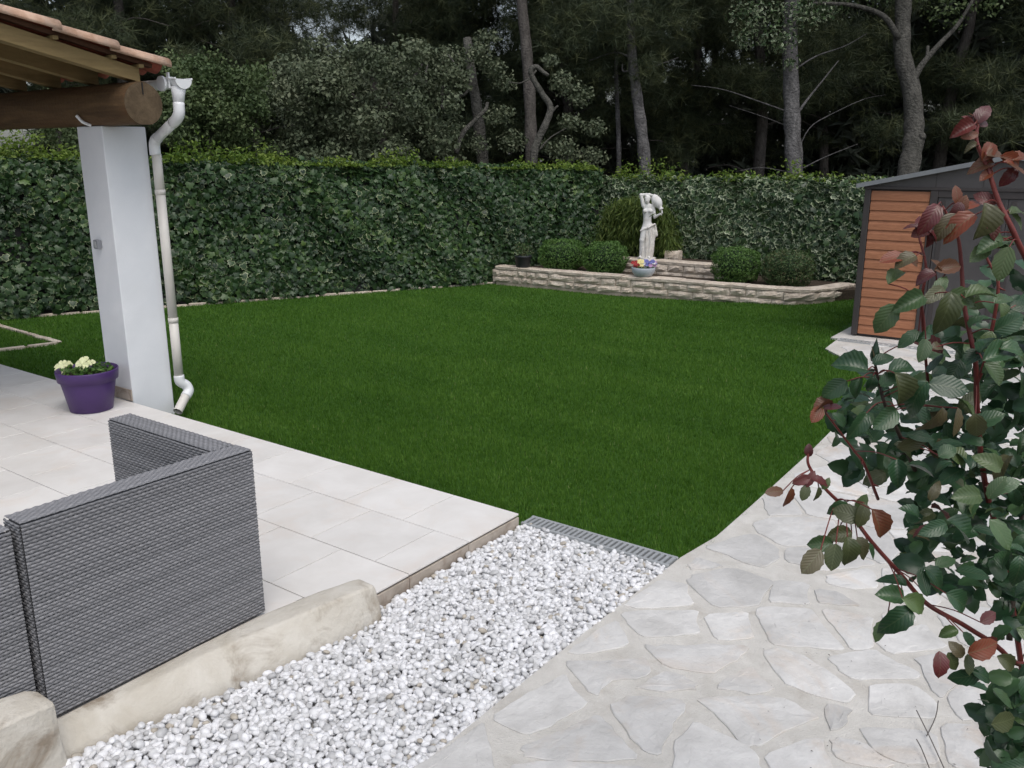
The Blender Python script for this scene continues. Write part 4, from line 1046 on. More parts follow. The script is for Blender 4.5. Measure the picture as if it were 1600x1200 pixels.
def cap(X, Y, Z, a, b, ra, rb):
    a, b = np.array(a), np.array(b); ba = b-a; L2 = ba@ba
    t = np.clip(((X-a[0])*ba[0]+(Y-a[1])*ba[1]+(Z-a[2])*ba[2])/L2, 0, 1)
    return np.sqrt((X-a[0]-ba[0]*t)**2+(Y-a[1]-ba[1]*t)**2+(Z-a[2]-ba[2]*t)**2)-(ra+(rb-ra)*t)
def ell(X, Y, Z, c, r):
    k = np.sqrt(((X-c[0])/r[0])**2+((Y-c[1])/r[1])**2+((Z-c[2])/r[2])**2); return (k-1)*min(r)
def smin(a, b, k):
    h = np.clip(.5+.5*(b-a)/k, 0, 1); return b+(a-b)*h-k*h*(1-h)
def st(x, y, d=0): return ((x-600)/697, d, (890-y)/697)
def body_sdf(X, Y, Z):
    s = ell(X, Y, Z, st(594, 315, .005), (.088, .060, .105))
    s = smin(s, ell(X, Y, Z, st(592, 425, .005), (.070, .052, .09)), .05)
    s = smin(s, ell(X, Y, Z, st(600, 520, .01), (.105, .075, .10)), .05)
    for bx in (558, 626): s = smin(s, ell(X, Y, Z, st(bx, 305, -.050), (.034, .032, .034)), .014)
    s = smin(s, cap(X, Y, Z, st(592, 250, .005), st(588, 205, .0), .034, .030), .03)
    s = smin(s, cap(X, Y, Z, st(545, 245, .01), st(648, 248, .01), .036, .036), .03)
    # raised arm: shoulder, elbow above, forearm over the head
    s = smin(s, cap(X, Y, Z, st(538, 240, .01), st(505, 118, .0), .037, .030), .02)
    s = smin(s, cap(X, Y, Z, st(505, 115, .0), st(615, 108, .01), .028, .021), .012)
    s = smin(s, ell(X, Y, Z, st(640, 118, .0), (.036, .018, .020)), .012)
    # lowered arm with bent elbow, hand under the urn mouth
    s = smin(s, cap(X, Y, Z, st(655, 248, .01), st(682, 378, -.01), .036, .028), .02)
    s = smin(s, cap(X, Y, Z, st(682, 380, -.01), st(735, 345, -.06), .027, .019), .012)
    for k in range(4): s = smin(s, cap(X, Y, Z, st(735+k*4, 346-k*3, -.06), st(757+k*3, 330+k*9, -.075), .0085, .006), .006)
    s = smin(s, cap(X, Y, Z, st(738, 345, -.055), st(742, 318, -.085), .009, .006), .006)
    # head: skull, face, nose, chin, hair rolled back
    hc = st(583, 168, -.004)
    s = smin(s, ell(X, Y, Z, hc, (.046, .055, .066)), .012)
    s = smin(s, ell(X, Y, Z, st(580, 192, -.022), (.034, .036, .040)), .012)
    s = smin(s, cap(X, Y, Z, st(579, 168, -.058), st(578, 184, -.068), .005, .009), .008)
    for ex in (566, 592): s = np.maximum(s, -ell(X, Y, Z, st(ex, 170, -.064), (.011, .012, .007)))
    s = np.maximum(s, -ell(X, Y, Z, st(579, 200, -.064), (.013, .008, .003)))
    hair = ell(X, Y, Z, st(586, 150, .012), (.056, .060, .056)); hair = np.maximum(hair, -(Y+.036+.0*X))
    hair = hair+.003*np.sin(Z*150+X*60); s = smin(s, hair, .006)
    # bare bent leg
    s = smin(s, cap(X, Y, Z, st(560, 540, -.02), st(538, 660, -.055), .060, .043), .02)
    s = smin(s, cap(X, Y, Z, st(538, 660, -.055), st(528, 840, -.02), .042, .027), .015)
    for fx in (522, 630): s = smin(s, ell(X, Y, Z, st(fx, 868, -.06), (.028, .062, .022)), .015)
    return s
def drape_sdf(X, Y, Z):
    zz = np.clip(Z, 0, .62)
    rx = np.interp(zz, [0, .08, .30, .42, .52, .62], [.108, .112, .118, .118, .116, .100]); ry = np.interp(zz, [0, .3, .5, .62], [.095, .085, .085, .07])
    cxx = np.interp(zz, [0, .3, .5, .62], [-.012, .006, .006, .005])
    th = np.arctan2((Y-.012)/ry, (X-cxx)/rx)
    fold = .009*np.sin(th*11+Z*5)+.006*np.sin(th*19-Z*9+1)
    k = np.sqrt(((X-cxx)/rx)**2+((Y-.012)/ry)**2)
    s = (k-1)*np.minimum(rx, ry)-fold*np.clip((.55-Z)/.12, .25, 1)
    top = Z-(.535+(X+.11)*.43)-.012*np.sin(X*40); s = np.maximum(s, top); s = np.maximum(s, .012-Z)
    # rolled waistband and side tail
    s = smin(s, cap(X, Y, Z, st(520, 545, -.055), st(610, 500, -.085), .020, .018), .012); s = smin(s, cap(X, Y, Z, st(610, 500, -.085), st(685, 462, -.04), .018, .015), .012)
    s = smin(s, cap(X, Y, Z, st(690, 470, -.01), st(712, 600, -.02), .018, .024), .025); s = smin(s, cap(X, Y, Z, st(695, 560, -.01), st(672, 700, -.02), .030, .015), .025)
    return s
STX = gz(1010, 405, .297); STS = 1.0
sdv = np.array([-.462, .887])
stat = empty('statue', (-7.30, 14.06, .297), math.atan2(.462, .887), 'white stone statue of a draped woman pouring from an urn', 'statue')
V, F = surf_net(body_sdf, (-.22, -.17, -.02), (.26, .13, 1.20), .0075); obj('body', V, F, M['statue'], stat, True)
V, F = surf_net(drape_sdf, (-.19, -.16, -.02), (.23, .17, .72), .007); obj('drapery', V, F, M['drape'], stat, True)
urn = MB().lathe([(.001, -.135), (.035, -.135), (.040, -.125), (.062, -.10), (.083, -.04), (.088, .0), (.080, .05), (.055, .095), (.036, .115), (.034, .14), (.046, .158), (.044, .164), (.030, .155), (.02, .10)], 24)
up = st(700, 195, .005); axis = Vector((.52, -.25, -.82)).normalized(); q = axis.to_track_quat('Z', 'Y')
urn.V = [tuple(q @ Vector(v)+Vector(up)) for v in urn.V]; uo = urn.build('urn', M['statue'], stat, True)
wt = MB().tube(smooth_path([tuple(np.array(up)+np.array(axis)*.15), st(762, 300, -.03), st(772, 335, -.05)], 4), [.022, .02, .018, .017, .016, .015, .013, .012, .010][:9], 8); wt.build('water', M['statue'], uo, True)
pl = MB(); ring = [(.16*math.cos(a)*(1+.06*math.sin(3*a)), .13*math.sin(a)*(1+.06*math.sin(4*a))) for a in np.linspace(0, 2*PI, 20, False)]
pl.prism(ring, -.012, .022); pl.build('plinth', M['statue'], stat)
stat.scale = (1.0, 1.0, 1.0)

# ================================================================== TREES
def pxp(pts, D): return [atD(x, y, D) for x, y in pts]
def trunk_mesh(mb, pts, r0, r1, n=12, down=True, sub=5):
    if down:
        a, b = np.array(pts[0]), np.array(pts[1]); d = a-b; d = d/abs(d[2]); pts = [a+d*(a[2]+.45)*.999*np.array([.35, .35, 1])]+list(pts)
    sp_ = smooth_path(pts, sub); k = len(sp_); rr = [r0+(r1-r0)*i/(k-1) for i in range(k)]
    rr = [r*(1+.05*math.sin(i*1.9)+.03*math.sin(i*4.7)) for i, r in enumerate(rr)]
    if down: rr[0] *= 1.35; rr[1] *= 1.15
    mb.tube(sp_, rr, n); return sp_
def leaf_cloud(centers, radii, n, size, shell=.5, flat=1.0):
    C = np.array(centers); Rr = np.array(radii, float); 
    if Rr.ndim == 1: Rr = np.stack([Rr, Rr, Rr*flat], 1)
    vol = Rr.prod(1)**(2/3.); idx_ = rng.choice(len(C), n, p=vol/vol.sum())
    d = rng.normal(size=(n, 3)); d /= np.linalg.norm(d, axis=1, keepdims=True)
    r = rng.random(n)**shell*(1+.18*np.abs(rng.normal(size=n)))
    P = C[idx_]+d*r[:, None]*Rr[idx_]; return P, d, idx_
def sub_clumps(c, R, k, r0, r1):
    out = []; rr = []
    for i in range(k):
        d = np.array([random.gauss(0, 1) for _ in range(3)]); d /= np.linalg.norm(d); t = random.random()**.45
        out.append(np.array(c)+d*t*np.array(R)); rr.append(random.uniform(r0, r1))
    return out, rr
NEED = needle_template(18, 1.0, .0185, .25)
def tree(name, label, cat, trunk_px, D, r0, r1, bark, branches=(), crown=None, group='trees beyond the hedge'):
    pts = pxp(trunk_px, D); base = np.array([pts[0][0], pts[0][1], -.45])
    root = empty(name, tuple(base), 0, label, cat, group)
    mb = MB(); trunk_mesh(mb, pts, r0, r1); mb.V = [tuple(np.array(v)-base) for v in mb.V]; tr = mb.build('trunk', bark, root, True)
    for bpx, bd, ra, rb in branches:
        mb = MB(); mb.tube(smooth_path(pxp(bpx, bd), 4), lerp_list([ra, rb], 4*(len(bpx)-1)+1), 8); mb.V = [tuple(np.array(v)-base) for v in mb.V]; mb.build('branch', bark, root, True)
    if crown:
        for (cname, cs, rs, n, size, T, mat, tilt, droop) in crown:
            P, d, _ = leaf_cloud(cs, rs, n, size)
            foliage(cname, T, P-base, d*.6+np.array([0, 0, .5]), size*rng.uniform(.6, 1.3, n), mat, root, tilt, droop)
    return root, base
def clumps_px(L): return [atD(x, y, D) for x, y, D, r in L], [(r, r, r*.7) for x, y, D, r in L]

# near row, trunks one can tell apart
cs, rs = clumps_px([(900, 60, 20, 1.0), (960, 30, 19.5, .9), (850, 40, 20.5, 1.0), (1040, 40, 20, .8), (1010, 110, 19.8, .45), (930, 120, 20.5, .6), (985, -60, 20, 1.4), (900, -80, 21, 1.4), (1080, -60, 20.5, 1.3), (990, -180, 20, 2.0)])
tree('pine_tree', 'tall pale grey pine trunk rising behind the statue', 'tree', [(1008, 275), (1002, 200), (994, 140), (987, 80), (984, 0), (986, -150)], 20, .155, .085, M['bark_grey'],
     [([(986, 90), (960, 82), (920, 95)], 20, .025, .01), ([(990, 120), (1020, 105), (1060, 90)], 20, .022, .008), ([(995, 105), (975, 112), (972, 100)], 20, .03, .012)],
     [('crown', cs, rs, 5200, .26, NEED, M['needle'], .8, None)])
tree('pine_tree', 'slim straight pine trunk just left of the tall grey one', 'tree', [(967, 265), (966, 200), (963, 130), (963, 70), (962, -60)], 21, .065, .04, M['bark_grey'], [([(963, 90), (985, 84), (990, 92)], 21, .018, .01)],
     [('crown', *clumps_px([(950, -30, 21.5, 1.0), (980, -110, 21, 1.3)]), 900, .26, NEED, M['needle'], .8, None)])
IV = clumps_px([(1180, 20, 18.6, .55), (1215, 60, 18.4, .42), (1250, 20, 18.6, .55), (1165, 60, 18.6, .3), (1235, 100, 18.7, .2), (1290, 10, 18.8, .5), (1200, -60, 18.8, .9), (1290, -70, 18.8, .9)])
tree('oak_tree', 'grey trunk with bare side branches and leafy ivy at the top', 'tree', [(1241, 278), (1238, 200), (1236, 130), (1234, 50), (1238, -20), (1238, -150)], 19, .20, .14, M['bark_grey'],
     [([(1244, 180), (1262, 155), (1282, 130), (1310, 95)], 18.9, .034, .010), ([(1240, 110), (1275, 88), (1320, 72), (1355, 52)], 19, .022, .006), ([(1232, 175), (1190, 160), (1130, 140), (1080, 133)], 19, .016, .005), ([(1245, 240), (1265, 200), (1300, 178), (1350, 155), (1385, 148)], 18.9, .013, .004), ([(1235, 200), (1200, 185), (1140, 165)], 19.1, .010, .004), ([(1250, 265), (1290, 245), (1340, 225)], 18.9, .014, .005), ([(1238, 270), (1190, 262), (1150, 268)], 19, .011, .004)],
     [('crown', *IV, 5200, .085, OVAL_T, M['ivy_back'], .8, None)])
tree('oak_tree', 'curved grey oak trunk forking above the shed roof', 'tree', [(1416, 285), (1426, 230), (1428, 190), (1424, 140), (1410, 85), (1411, 20), (1414, -80)], 18.5, .235, .15, M['bark_oak'],
     [([(1427, 125), (1440, 102), (1465, 72), (1497, 38), (1520, 0)], 18.4, .075, .03), ([(1448, 92), (1450, 72)], 18.4, .035, .03), ([(1404, 60), (1380, 25), (1330, 8), (1270, 5)], 18.4, .07, .03), ([(1436, 215), (1444, 212)], 18.35, .09, .075)],
     [('crown', *clumps_px([(1480, 20, 18.5, .5), (1420, -50, 18.5, 1.2), (1350, -40, 18.5, .9), (1530, -40, 18.6, 1.0), (1545, 10, 18.4, .35), (1430, -180, 18.5, 2.0)]), 4200, .10, DIA2_T, M['laurel'], .8, None)])
tree('pine_tree', 'dark straight pine trunk behind the twisted pruned oak', 'tree', [(830, 260), (828, 160), (822, 70), (815, 0), (812, -120)], 19.5, .145, .11, M['bark_dark'], [],
     [('crown', *clumps_px([(800, -60, 20, 1.2), (860, -20, 20, .9), (740, -30, 20.5, 1.0), (830, 50, 20.3, .5), (800, -170, 20, 2.0)]), 2600, .26, NEED, M['needle'], .8, None)])
tree('oak_tree', 'twisted pruned oak with a pale hooked limb', 'tree', [(833, 262), (838, 225), (852, 195), (860, 168), (848, 148), (834, 125), (829, 110), (838, 104), (848, 112), (857, 118)], 17.2, .085, .035, M['bark_oak'],
     [([(855, 190), (862, 175), (872, 165)], 17.2, .04, .02), ([(842, 235), (860, 215), (885, 200)], 17.2, .02, .008), ([(838, 110), (828, 122), (812, 130), (795, 128)], 17.2, .02, .008)],
     [('crown', *clumps_px([(880, 130, 17.4, .30), (905, 150, 17.5, .28), (860, 95, 17.3, .18), (890, 190, 17.4, .25), (930, 200, 17.6, .25), (880, 235, 17.4, .35), (925, 245, 17.6, .3), (850, 230, 17.4, .2)]), 2600, .075, DIA2_T, M['oakleaf'], .8, None)])
tree('oak_tree', 'lopped oak with pale saw cuts beside the big evergreen mass', 'tree', [(755, 265), (750, 210), (744, 160), (738, 125), (730, 60)], 18.2, .14, .09, M['bark_oak'],
     [([(712, 240), (722, 210), (740, 190), (758, 172), (762, 160)], 17.0, .055, .03), ([(690, 170), (705, 148), (712, 142)], 16.8, .06, .055), ([(712, 150), (725, 148), (733, 135), (736, 112)], 16.9, .035, .015), ([(690, 160), (695, 130), (697, 112)], 16.9, .05, .025), ([(672, 150), (665, 125), (668, 100)], 17, .03, .015), ([(700, 85), (720, 110), (735, 120)], 17, .012, .02)],
     [('crown', *clumps_px([(745, 85, 17.4, .3), (770, 105, 17.5, .28), (790, 130, 17.6, .25), (700, 90, 17.4, .35), (780, 180, 17.6, .3), (800, 220, 17.5, .3), (700, 205, 17.0, .3), (745, 225, 17.3, .25), (760, 60, 17.6, .25)]), 3600, .07, DIA2_T, M['oakleaf'], .8, None)])
# pale saw cuts
for (x, y, D, r) in ((707, 144, 16.76, .062), (695, 107, 16.85, .035)):
    pass
# big evergreen oak, clipped on its left side
cs, rs = [], []
for i in range(70):
    px = random.uniform(425, 715); lim = 62+max(0, 470-px)*.9+max(0, px-650)*.45; py = random.uniform(lim+14, 255); D = random.uniform(15.8, 17.6)
    cs.append(atD(px, py, D)); r = random.uniform(.22, .40); rs.append((r, r, r*.8))
cs.append(atD(560, 170, 17.6)); rs.append((1.6, 1.6, 1.0))
tree('evergreen_oak', 'broad grey-green evergreen oak mass above the left hedge', 'tree', [(600, 260), (595, 200), (585, 140), (580, 100)], 17.2, .13, .06, M['bark_dark'], [([(595, 190), (540, 140), (500, 110)], 17.2, .06, .02), ([(592, 180), (640, 130), (660, 100)], 17.2, .05, .02)],
     [('crown', cs, rs, 34000, .085, DIA2_T, M['oakleaf'], .9, None)])
cs, rs = [], []
for i in range(40):
    px = random.uniform(258, 410); py = random.uniform(95 if px < 330 else 110, 240); D = random.uniform(15.2, 16.6); cs.append(atD(px, py, D)); r = random.uniform(.2, .38); rs.append((r, r, r*.8))
tree('laurel_tree', 'lighter green leafy tree between downpipe and evergreen oak', 'tree', [(330, 260), (330, 200), (328, 150)], 16.2, .07, .04, M['bark_dark'], [], [('crown', cs, rs, 13000, .08, DIA2_T, M['laurel'], .9, None)])
cs, rs = [], []
for i in range(30):
    px = random.uniform(-120, 130); py = random.uniform(150, 235); D = random.uniform(16.5, 18.5)
    if abs(px-22) < 34 and py > 175: continue
    cs.append(atD(px, py, D)); r = random.uniform(.2, .4); rs.append((r, r, r*.8))
tree('laurel_tree', 'dark leafy tree behind the hedge at the far left edge', 'tree', [(95, 250), (92, 190), (90, 130)], 17.5, .07, .04, M['bark_dark'], [], [('crown', cs, rs, 4500, .075, DIA2_T, M['laurel'], .9, None)])

# deeper pines: three crown shapes shared by the copies
def pine_crown(seed, H=9.0):
    random.seed(seed); cs = []; rs = []
    for i in range(46):
        z = random.uniform(2.6, H); ra = 2.4*(1-.35*abs(z-5)/5); a = random.uniform(0, 2*PI); r = ra*math.sqrt(random.random())
        cs.append((r*math.cos(a), r*math.sin(a), z)); q = random.uniform(.45, .9); rs.append((q, q, q*.55))
    P, d, _ = leaf_cloud(cs, rs, 4300, .3)
    R = rand_rot(len(P), d*.6+np.array([0, 0, .5]), .8); V, F, at = merge(NEED[0], NEED[1], R, P, .30*rng.uniform(.6, 1.3, len(P)))
    return make_mesh('crown', V, F, M['needle'], False, at)
def pine_trunk(seed):
    random.seed(seed); mb = MB(); pts = [(0, 0, 0), (random.uniform(-.2, .2), random.uniform(-.2, .2), 3), (random.uniform(-.4, .4), random.uniform(-.4, .4), 6), (random.uniform(-.5, .5), random.uniform(-.5, .5), 9)]
    mb.tube(smooth_path(pts, 3), lerp_list([.17, .06], 10), 9); return mb
def pine_branches(seed):
    random.seed(seed); out = []
    for k in range(9):
        z = random.uniform(1.6, 6.5); a = random.uniform(0, 2*PI); L = random.uniform(1, 2.3); mb = MB()
        mb.tube(smooth_path([(0, 0, z), (L*.5*math.cos(a), L*.5*math.sin(a), z+.25), (L*math.cos(a), L*math.sin(a), z+random.uniform(-.1, .4))], 3), lerp_list([.03, .008], 7), 5)
        out.append(make_mesh('branch', mb.V, mb.F, M['bark_dark'], True))
    return out
variants = []
for s_ in (101, 202, 303):
    cm = pine_crown(s_); tm = pine_trunk(s_); variants.append((cm, make_mesh('trunk', tm.V, tm.F, M['bark_dark'], True), pine_branches(s_)))
random.seed(5)
deep = [(-130, 24, 'far left edge above the porch roof'), (100, 27, 'left, behind the roof verge'), (180, 23, 'left, above the gutter end'), (300, 26, 'left, above the lighter green tree'), (395, 23.5, 'behind the left flank of the evergreen oak'),
        (450, 29, 'behind the top of the evergreen oak'), (650, 24.5, 'behind the right shoulder of the evergreen oak'), (690, 28, 'behind the lopped oak'), (725, 25, 'between the lopped and the twisted oak'), (880, 24, 'right of the twisted oak'),
        (945, 28, 'left of the slim pine'), (1060, 24, 'just right of the tall grey pine'), (1120, 27.5, 'midway between tall pine and ivy-topped trunk'), (1180, 23.5, 'left of the ivy-topped trunk'), (1300, 25, 'between the two grey trunks at right'),
        (1365, 28, 'behind the left arm of the forked oak'), (1475, 23.5, 'behind the fork above the shed'), (1560, 26, 'above the right end of the shed'), (1640, 23, 'at the far right edge')]
for i, (px, D, where) in enumerate(deep):
    P = atD(px, 241, D); cm, tm, bs = variants[i % 3]
    root = empty('pine_tree', (P[0], P[1], -.45), random.uniform(0, 6.28), 'dark background pine '+where, 'tree', 'dark background pines'); s_ = random.uniform(.9, 1.15); root.scale = (s_, s_, s_)
    link('trunk', tm, root); link('crown', cm, root)
    for bmesh_ in bs: link('branch', bmesh_, root)
# the wood behind, too deep to tell trees apart
def far_wood():
    n = 46000
    az = rng.uniform(-1.0, .95, n); D = rng.uniform(27, 40, n)
    fy = math.atan2(CF[0], CF[1]); A = az+fy
    top = 11+2.5*np.sin(az*9)+1.5*np.sin(az*23+2)
    z = -.4+top*rng.random(n)**.85
    P = np.stack([np.sin(A)*D, np.cos(A)*D, z], 1)
    nz_ = np.array([mnoise.noise(Vector((p[0]*.35, p[1]*.35, p[2]*.5))) for p in P])
    keep = (nz_ < .16) | (P[:, 2] < 3.2)
    for a0, z0, wa, wz in ((-.19, 7.6, .060, 2.6), (-.010, 7.0, .030, 1.9), (-.505, 3.0, .032, .8), (-.40, 6.9, .012, .7), (.11, 4.2, .010, .4)):      # openings in the canopy
        keep &= ((az-a0)/wa)**2+((P[:, 2]-z0)/wz)**2 > 1
    P = P[keep]; n = len(P)
    T = needle_template(7, 1.0, .16, .3)
    R = rand_rot(n, None, 1); V, F, at = merge(T[0], T[1], R, P, rng.uniform(.28, .62, n))
    tag(link('far_wood', make_mesh('far_wood', V, F, M['needlehaze'], False, at)), 'dark dense wood far behind the garden', 'wood', None, 'stuff')
far_wood()

# ================================================================== ROSE
random.seed(21)
def leaflet_mesh(seed, wid=.62, fold=.18, curl=.25):
    """oval serrated leaflet along +y, base at the origin, length 1"""
    r = random.Random(seed); n = 9; V = []; F = []
    for i in range(n+1):
        t = i/n; hw = wid*.5*math.sin(PI*t**.92)**.62 if 0 < t < 1 else 0.0
        zc = -curl*t*t+.06*math.sin(t*3); zz = .012*(1 if i % 2 else -1)
        sr = 1+.05*(1 if i % 2 else -1)
        V += [(-hw*sr, t-.01, zc+fold*hw*1.5+zz), (-hw*.5, t, zc+fold*hw*.75+.022*(1 if i % 2 else 0)), (0, t, zc), (hw*.5, t, zc+fold*hw*.75+.022*(1 if i % 2 else 0)), (hw*sr, t-.01, zc+fold*hw*1.5+zz)]
    for i in range(n):
        for j in range(4): a = i*5+j; F.append((a, a+1, a+6, a+5))
    return V, F
LM = {}
def leaf_mesh(kind, v):
    if (kind, v) not in LM:
        V, F = leaflet_mesh(v, [.58, .64, .70, .62][v % 6 % 4], [.10, .25, .45, .16][v % 6 % 4], [.10, .32, .18, .5][v % 6 % 4]); LM[(kind, v)] = make_mesh('leaf', V, F, M[kind], True)
    return LM[(kind, v)]
rose_base = Vector((.12, 1.95, -.03))
rose = empty('rose_bush', rose_base, 0, 'tall rose bush with red young leaves in the right foreground', 'rose bush')
def add_leaf(P, ydir, nrm, size, kind):
    y = Vector(ydir).normalized(); z = Vector(nrm); z = (z-y*z.dot(y)).normalized(); x = y.cross(z)
    mtx = Matrix((x, y, z)).transposed().to_4x4()
    o = link('leaf', leaf_mesh(kind, random.randrange(4)), rose)
    o.matrix_local = Matrix.Translation(Vector(P)-rose_base) @ mtx @ Matrix.Diagonal((size*random.uniform(.78, 1.15), size, size*random.uniform(.4, 1.7), 1))
    return o
CANES = []
def cane(px, D, r0, r1, mat='cane', name='cane'):
    if not hasattr(D, '__len__'): D = [D]*len(px)
    pts = [atD(x, y, d) for (x, y), d in zip(px, D)]; mb = MB(); sp_ = smooth_path(pts, 5); mb.tube(sp_, lerp_list([r0, r1], len(sp_)), 8)
    # thorns
    for k in range(2, len(sp_)-2, 4):
        a = random.uniform(0, 2*PI); d = Vector((math.cos(a), math.sin(a), -.3)); mb.tube([sp_[k], np.array(sp_[k])+np.array(d)*.012], [.003, .0004], 5)
    mb.V = [tuple(Vector(v)-rose_base) for v in mb.V]; mb.build(name, M[mat], rose, True); CANES.append(sp_); return sp_
B0 = [np.array([.10, 1.95, -.05]), np.array([.16, 2.02, -.05]), np.array([.05, 2.0, -.05])]
def cane_from_ground(b, px, D, r0, r1, mat='cane'):
    if not hasattr(D, '__len__'): D = [D]*len(px)
    pts = [b]+[atD(x, y, d) for (x, y), d in zip(px, D)]; mb = MB(); sp_ = smooth_path(pts, 6); mb.tube(sp_, lerp_list([r0, r1], len(sp_)), 8)
    mb.V = [tuple(Vector(v)-rose_base) for v in mb.V]; mb.build('cane', M[mat], rose, True); CANES.append(sp_); return sp_
c_up2 = cane_from_ground(B0[0], [(1640, 1000), (1635, 700), (1622, 470), (1589, 375), (1562, 319), (1544, 266), (1526, 221), (1529, 188)], [1.75, 1.6, 1.5, 1.45, 1.45, 1.45, 1.45, 1.45], .0068, .0028)
c_up1 = cane_from_ground(B0[1], [(1590, 1000), (1540, 760), (1527, 640), (1524, 566), (1507, 480), (1502, 412), (1495, 364), (1472, 322)], [1.8, 1.65, 1.55, 1.5, 1.5, 1.5, 1.5, 1.5], .0062, .0024)
c_low = cane_from_ground(B0[2], [(1640, 1130), (1577, 1029), (1513, 981), (1449, 944), (1406, 896), (1363, 848), (1326, 800), (1289, 763), (1264, 728), (1263, 706)], [1.85, 1.75, 1.7, 1.65, 1.6, 1.58, 1.56, 1.54, 1.52, 1.52], .0060, .0022)
cane([(1577, 1000), (1585, 907), (1594, 837), (1600, 760)], 1.75, .006, .004, 'caneold')
cane([(1430, 735), (1402, 672), (1384, 635), (1374, 600), (1366, 562)], [1.6, 1.55, 1.5, 1.5, 1.5], .004, .0022, 'caneold')
cane([(1525, 600), (1540, 560), (1560, 450), (1545, 410), (1530, 380)], [1.6, 1.58, 1.55, 1.55, 1.55], .004, .002)
cane([(1372, 780), (1350, 725), (1335, 705), (1290, 645)], [1.62, 1.56, 1.55, 1.53], .003, .0018)
cane([(1450, 600), (1440, 480), (1447, 420), (1436, 370)], [1.62, 1.52, 1.5, 1.5], .003, .002)
cane([(1506, 470), (1470, 455), (1440, 470)], [1.5, 1.48, 1.46], .002, .0013)
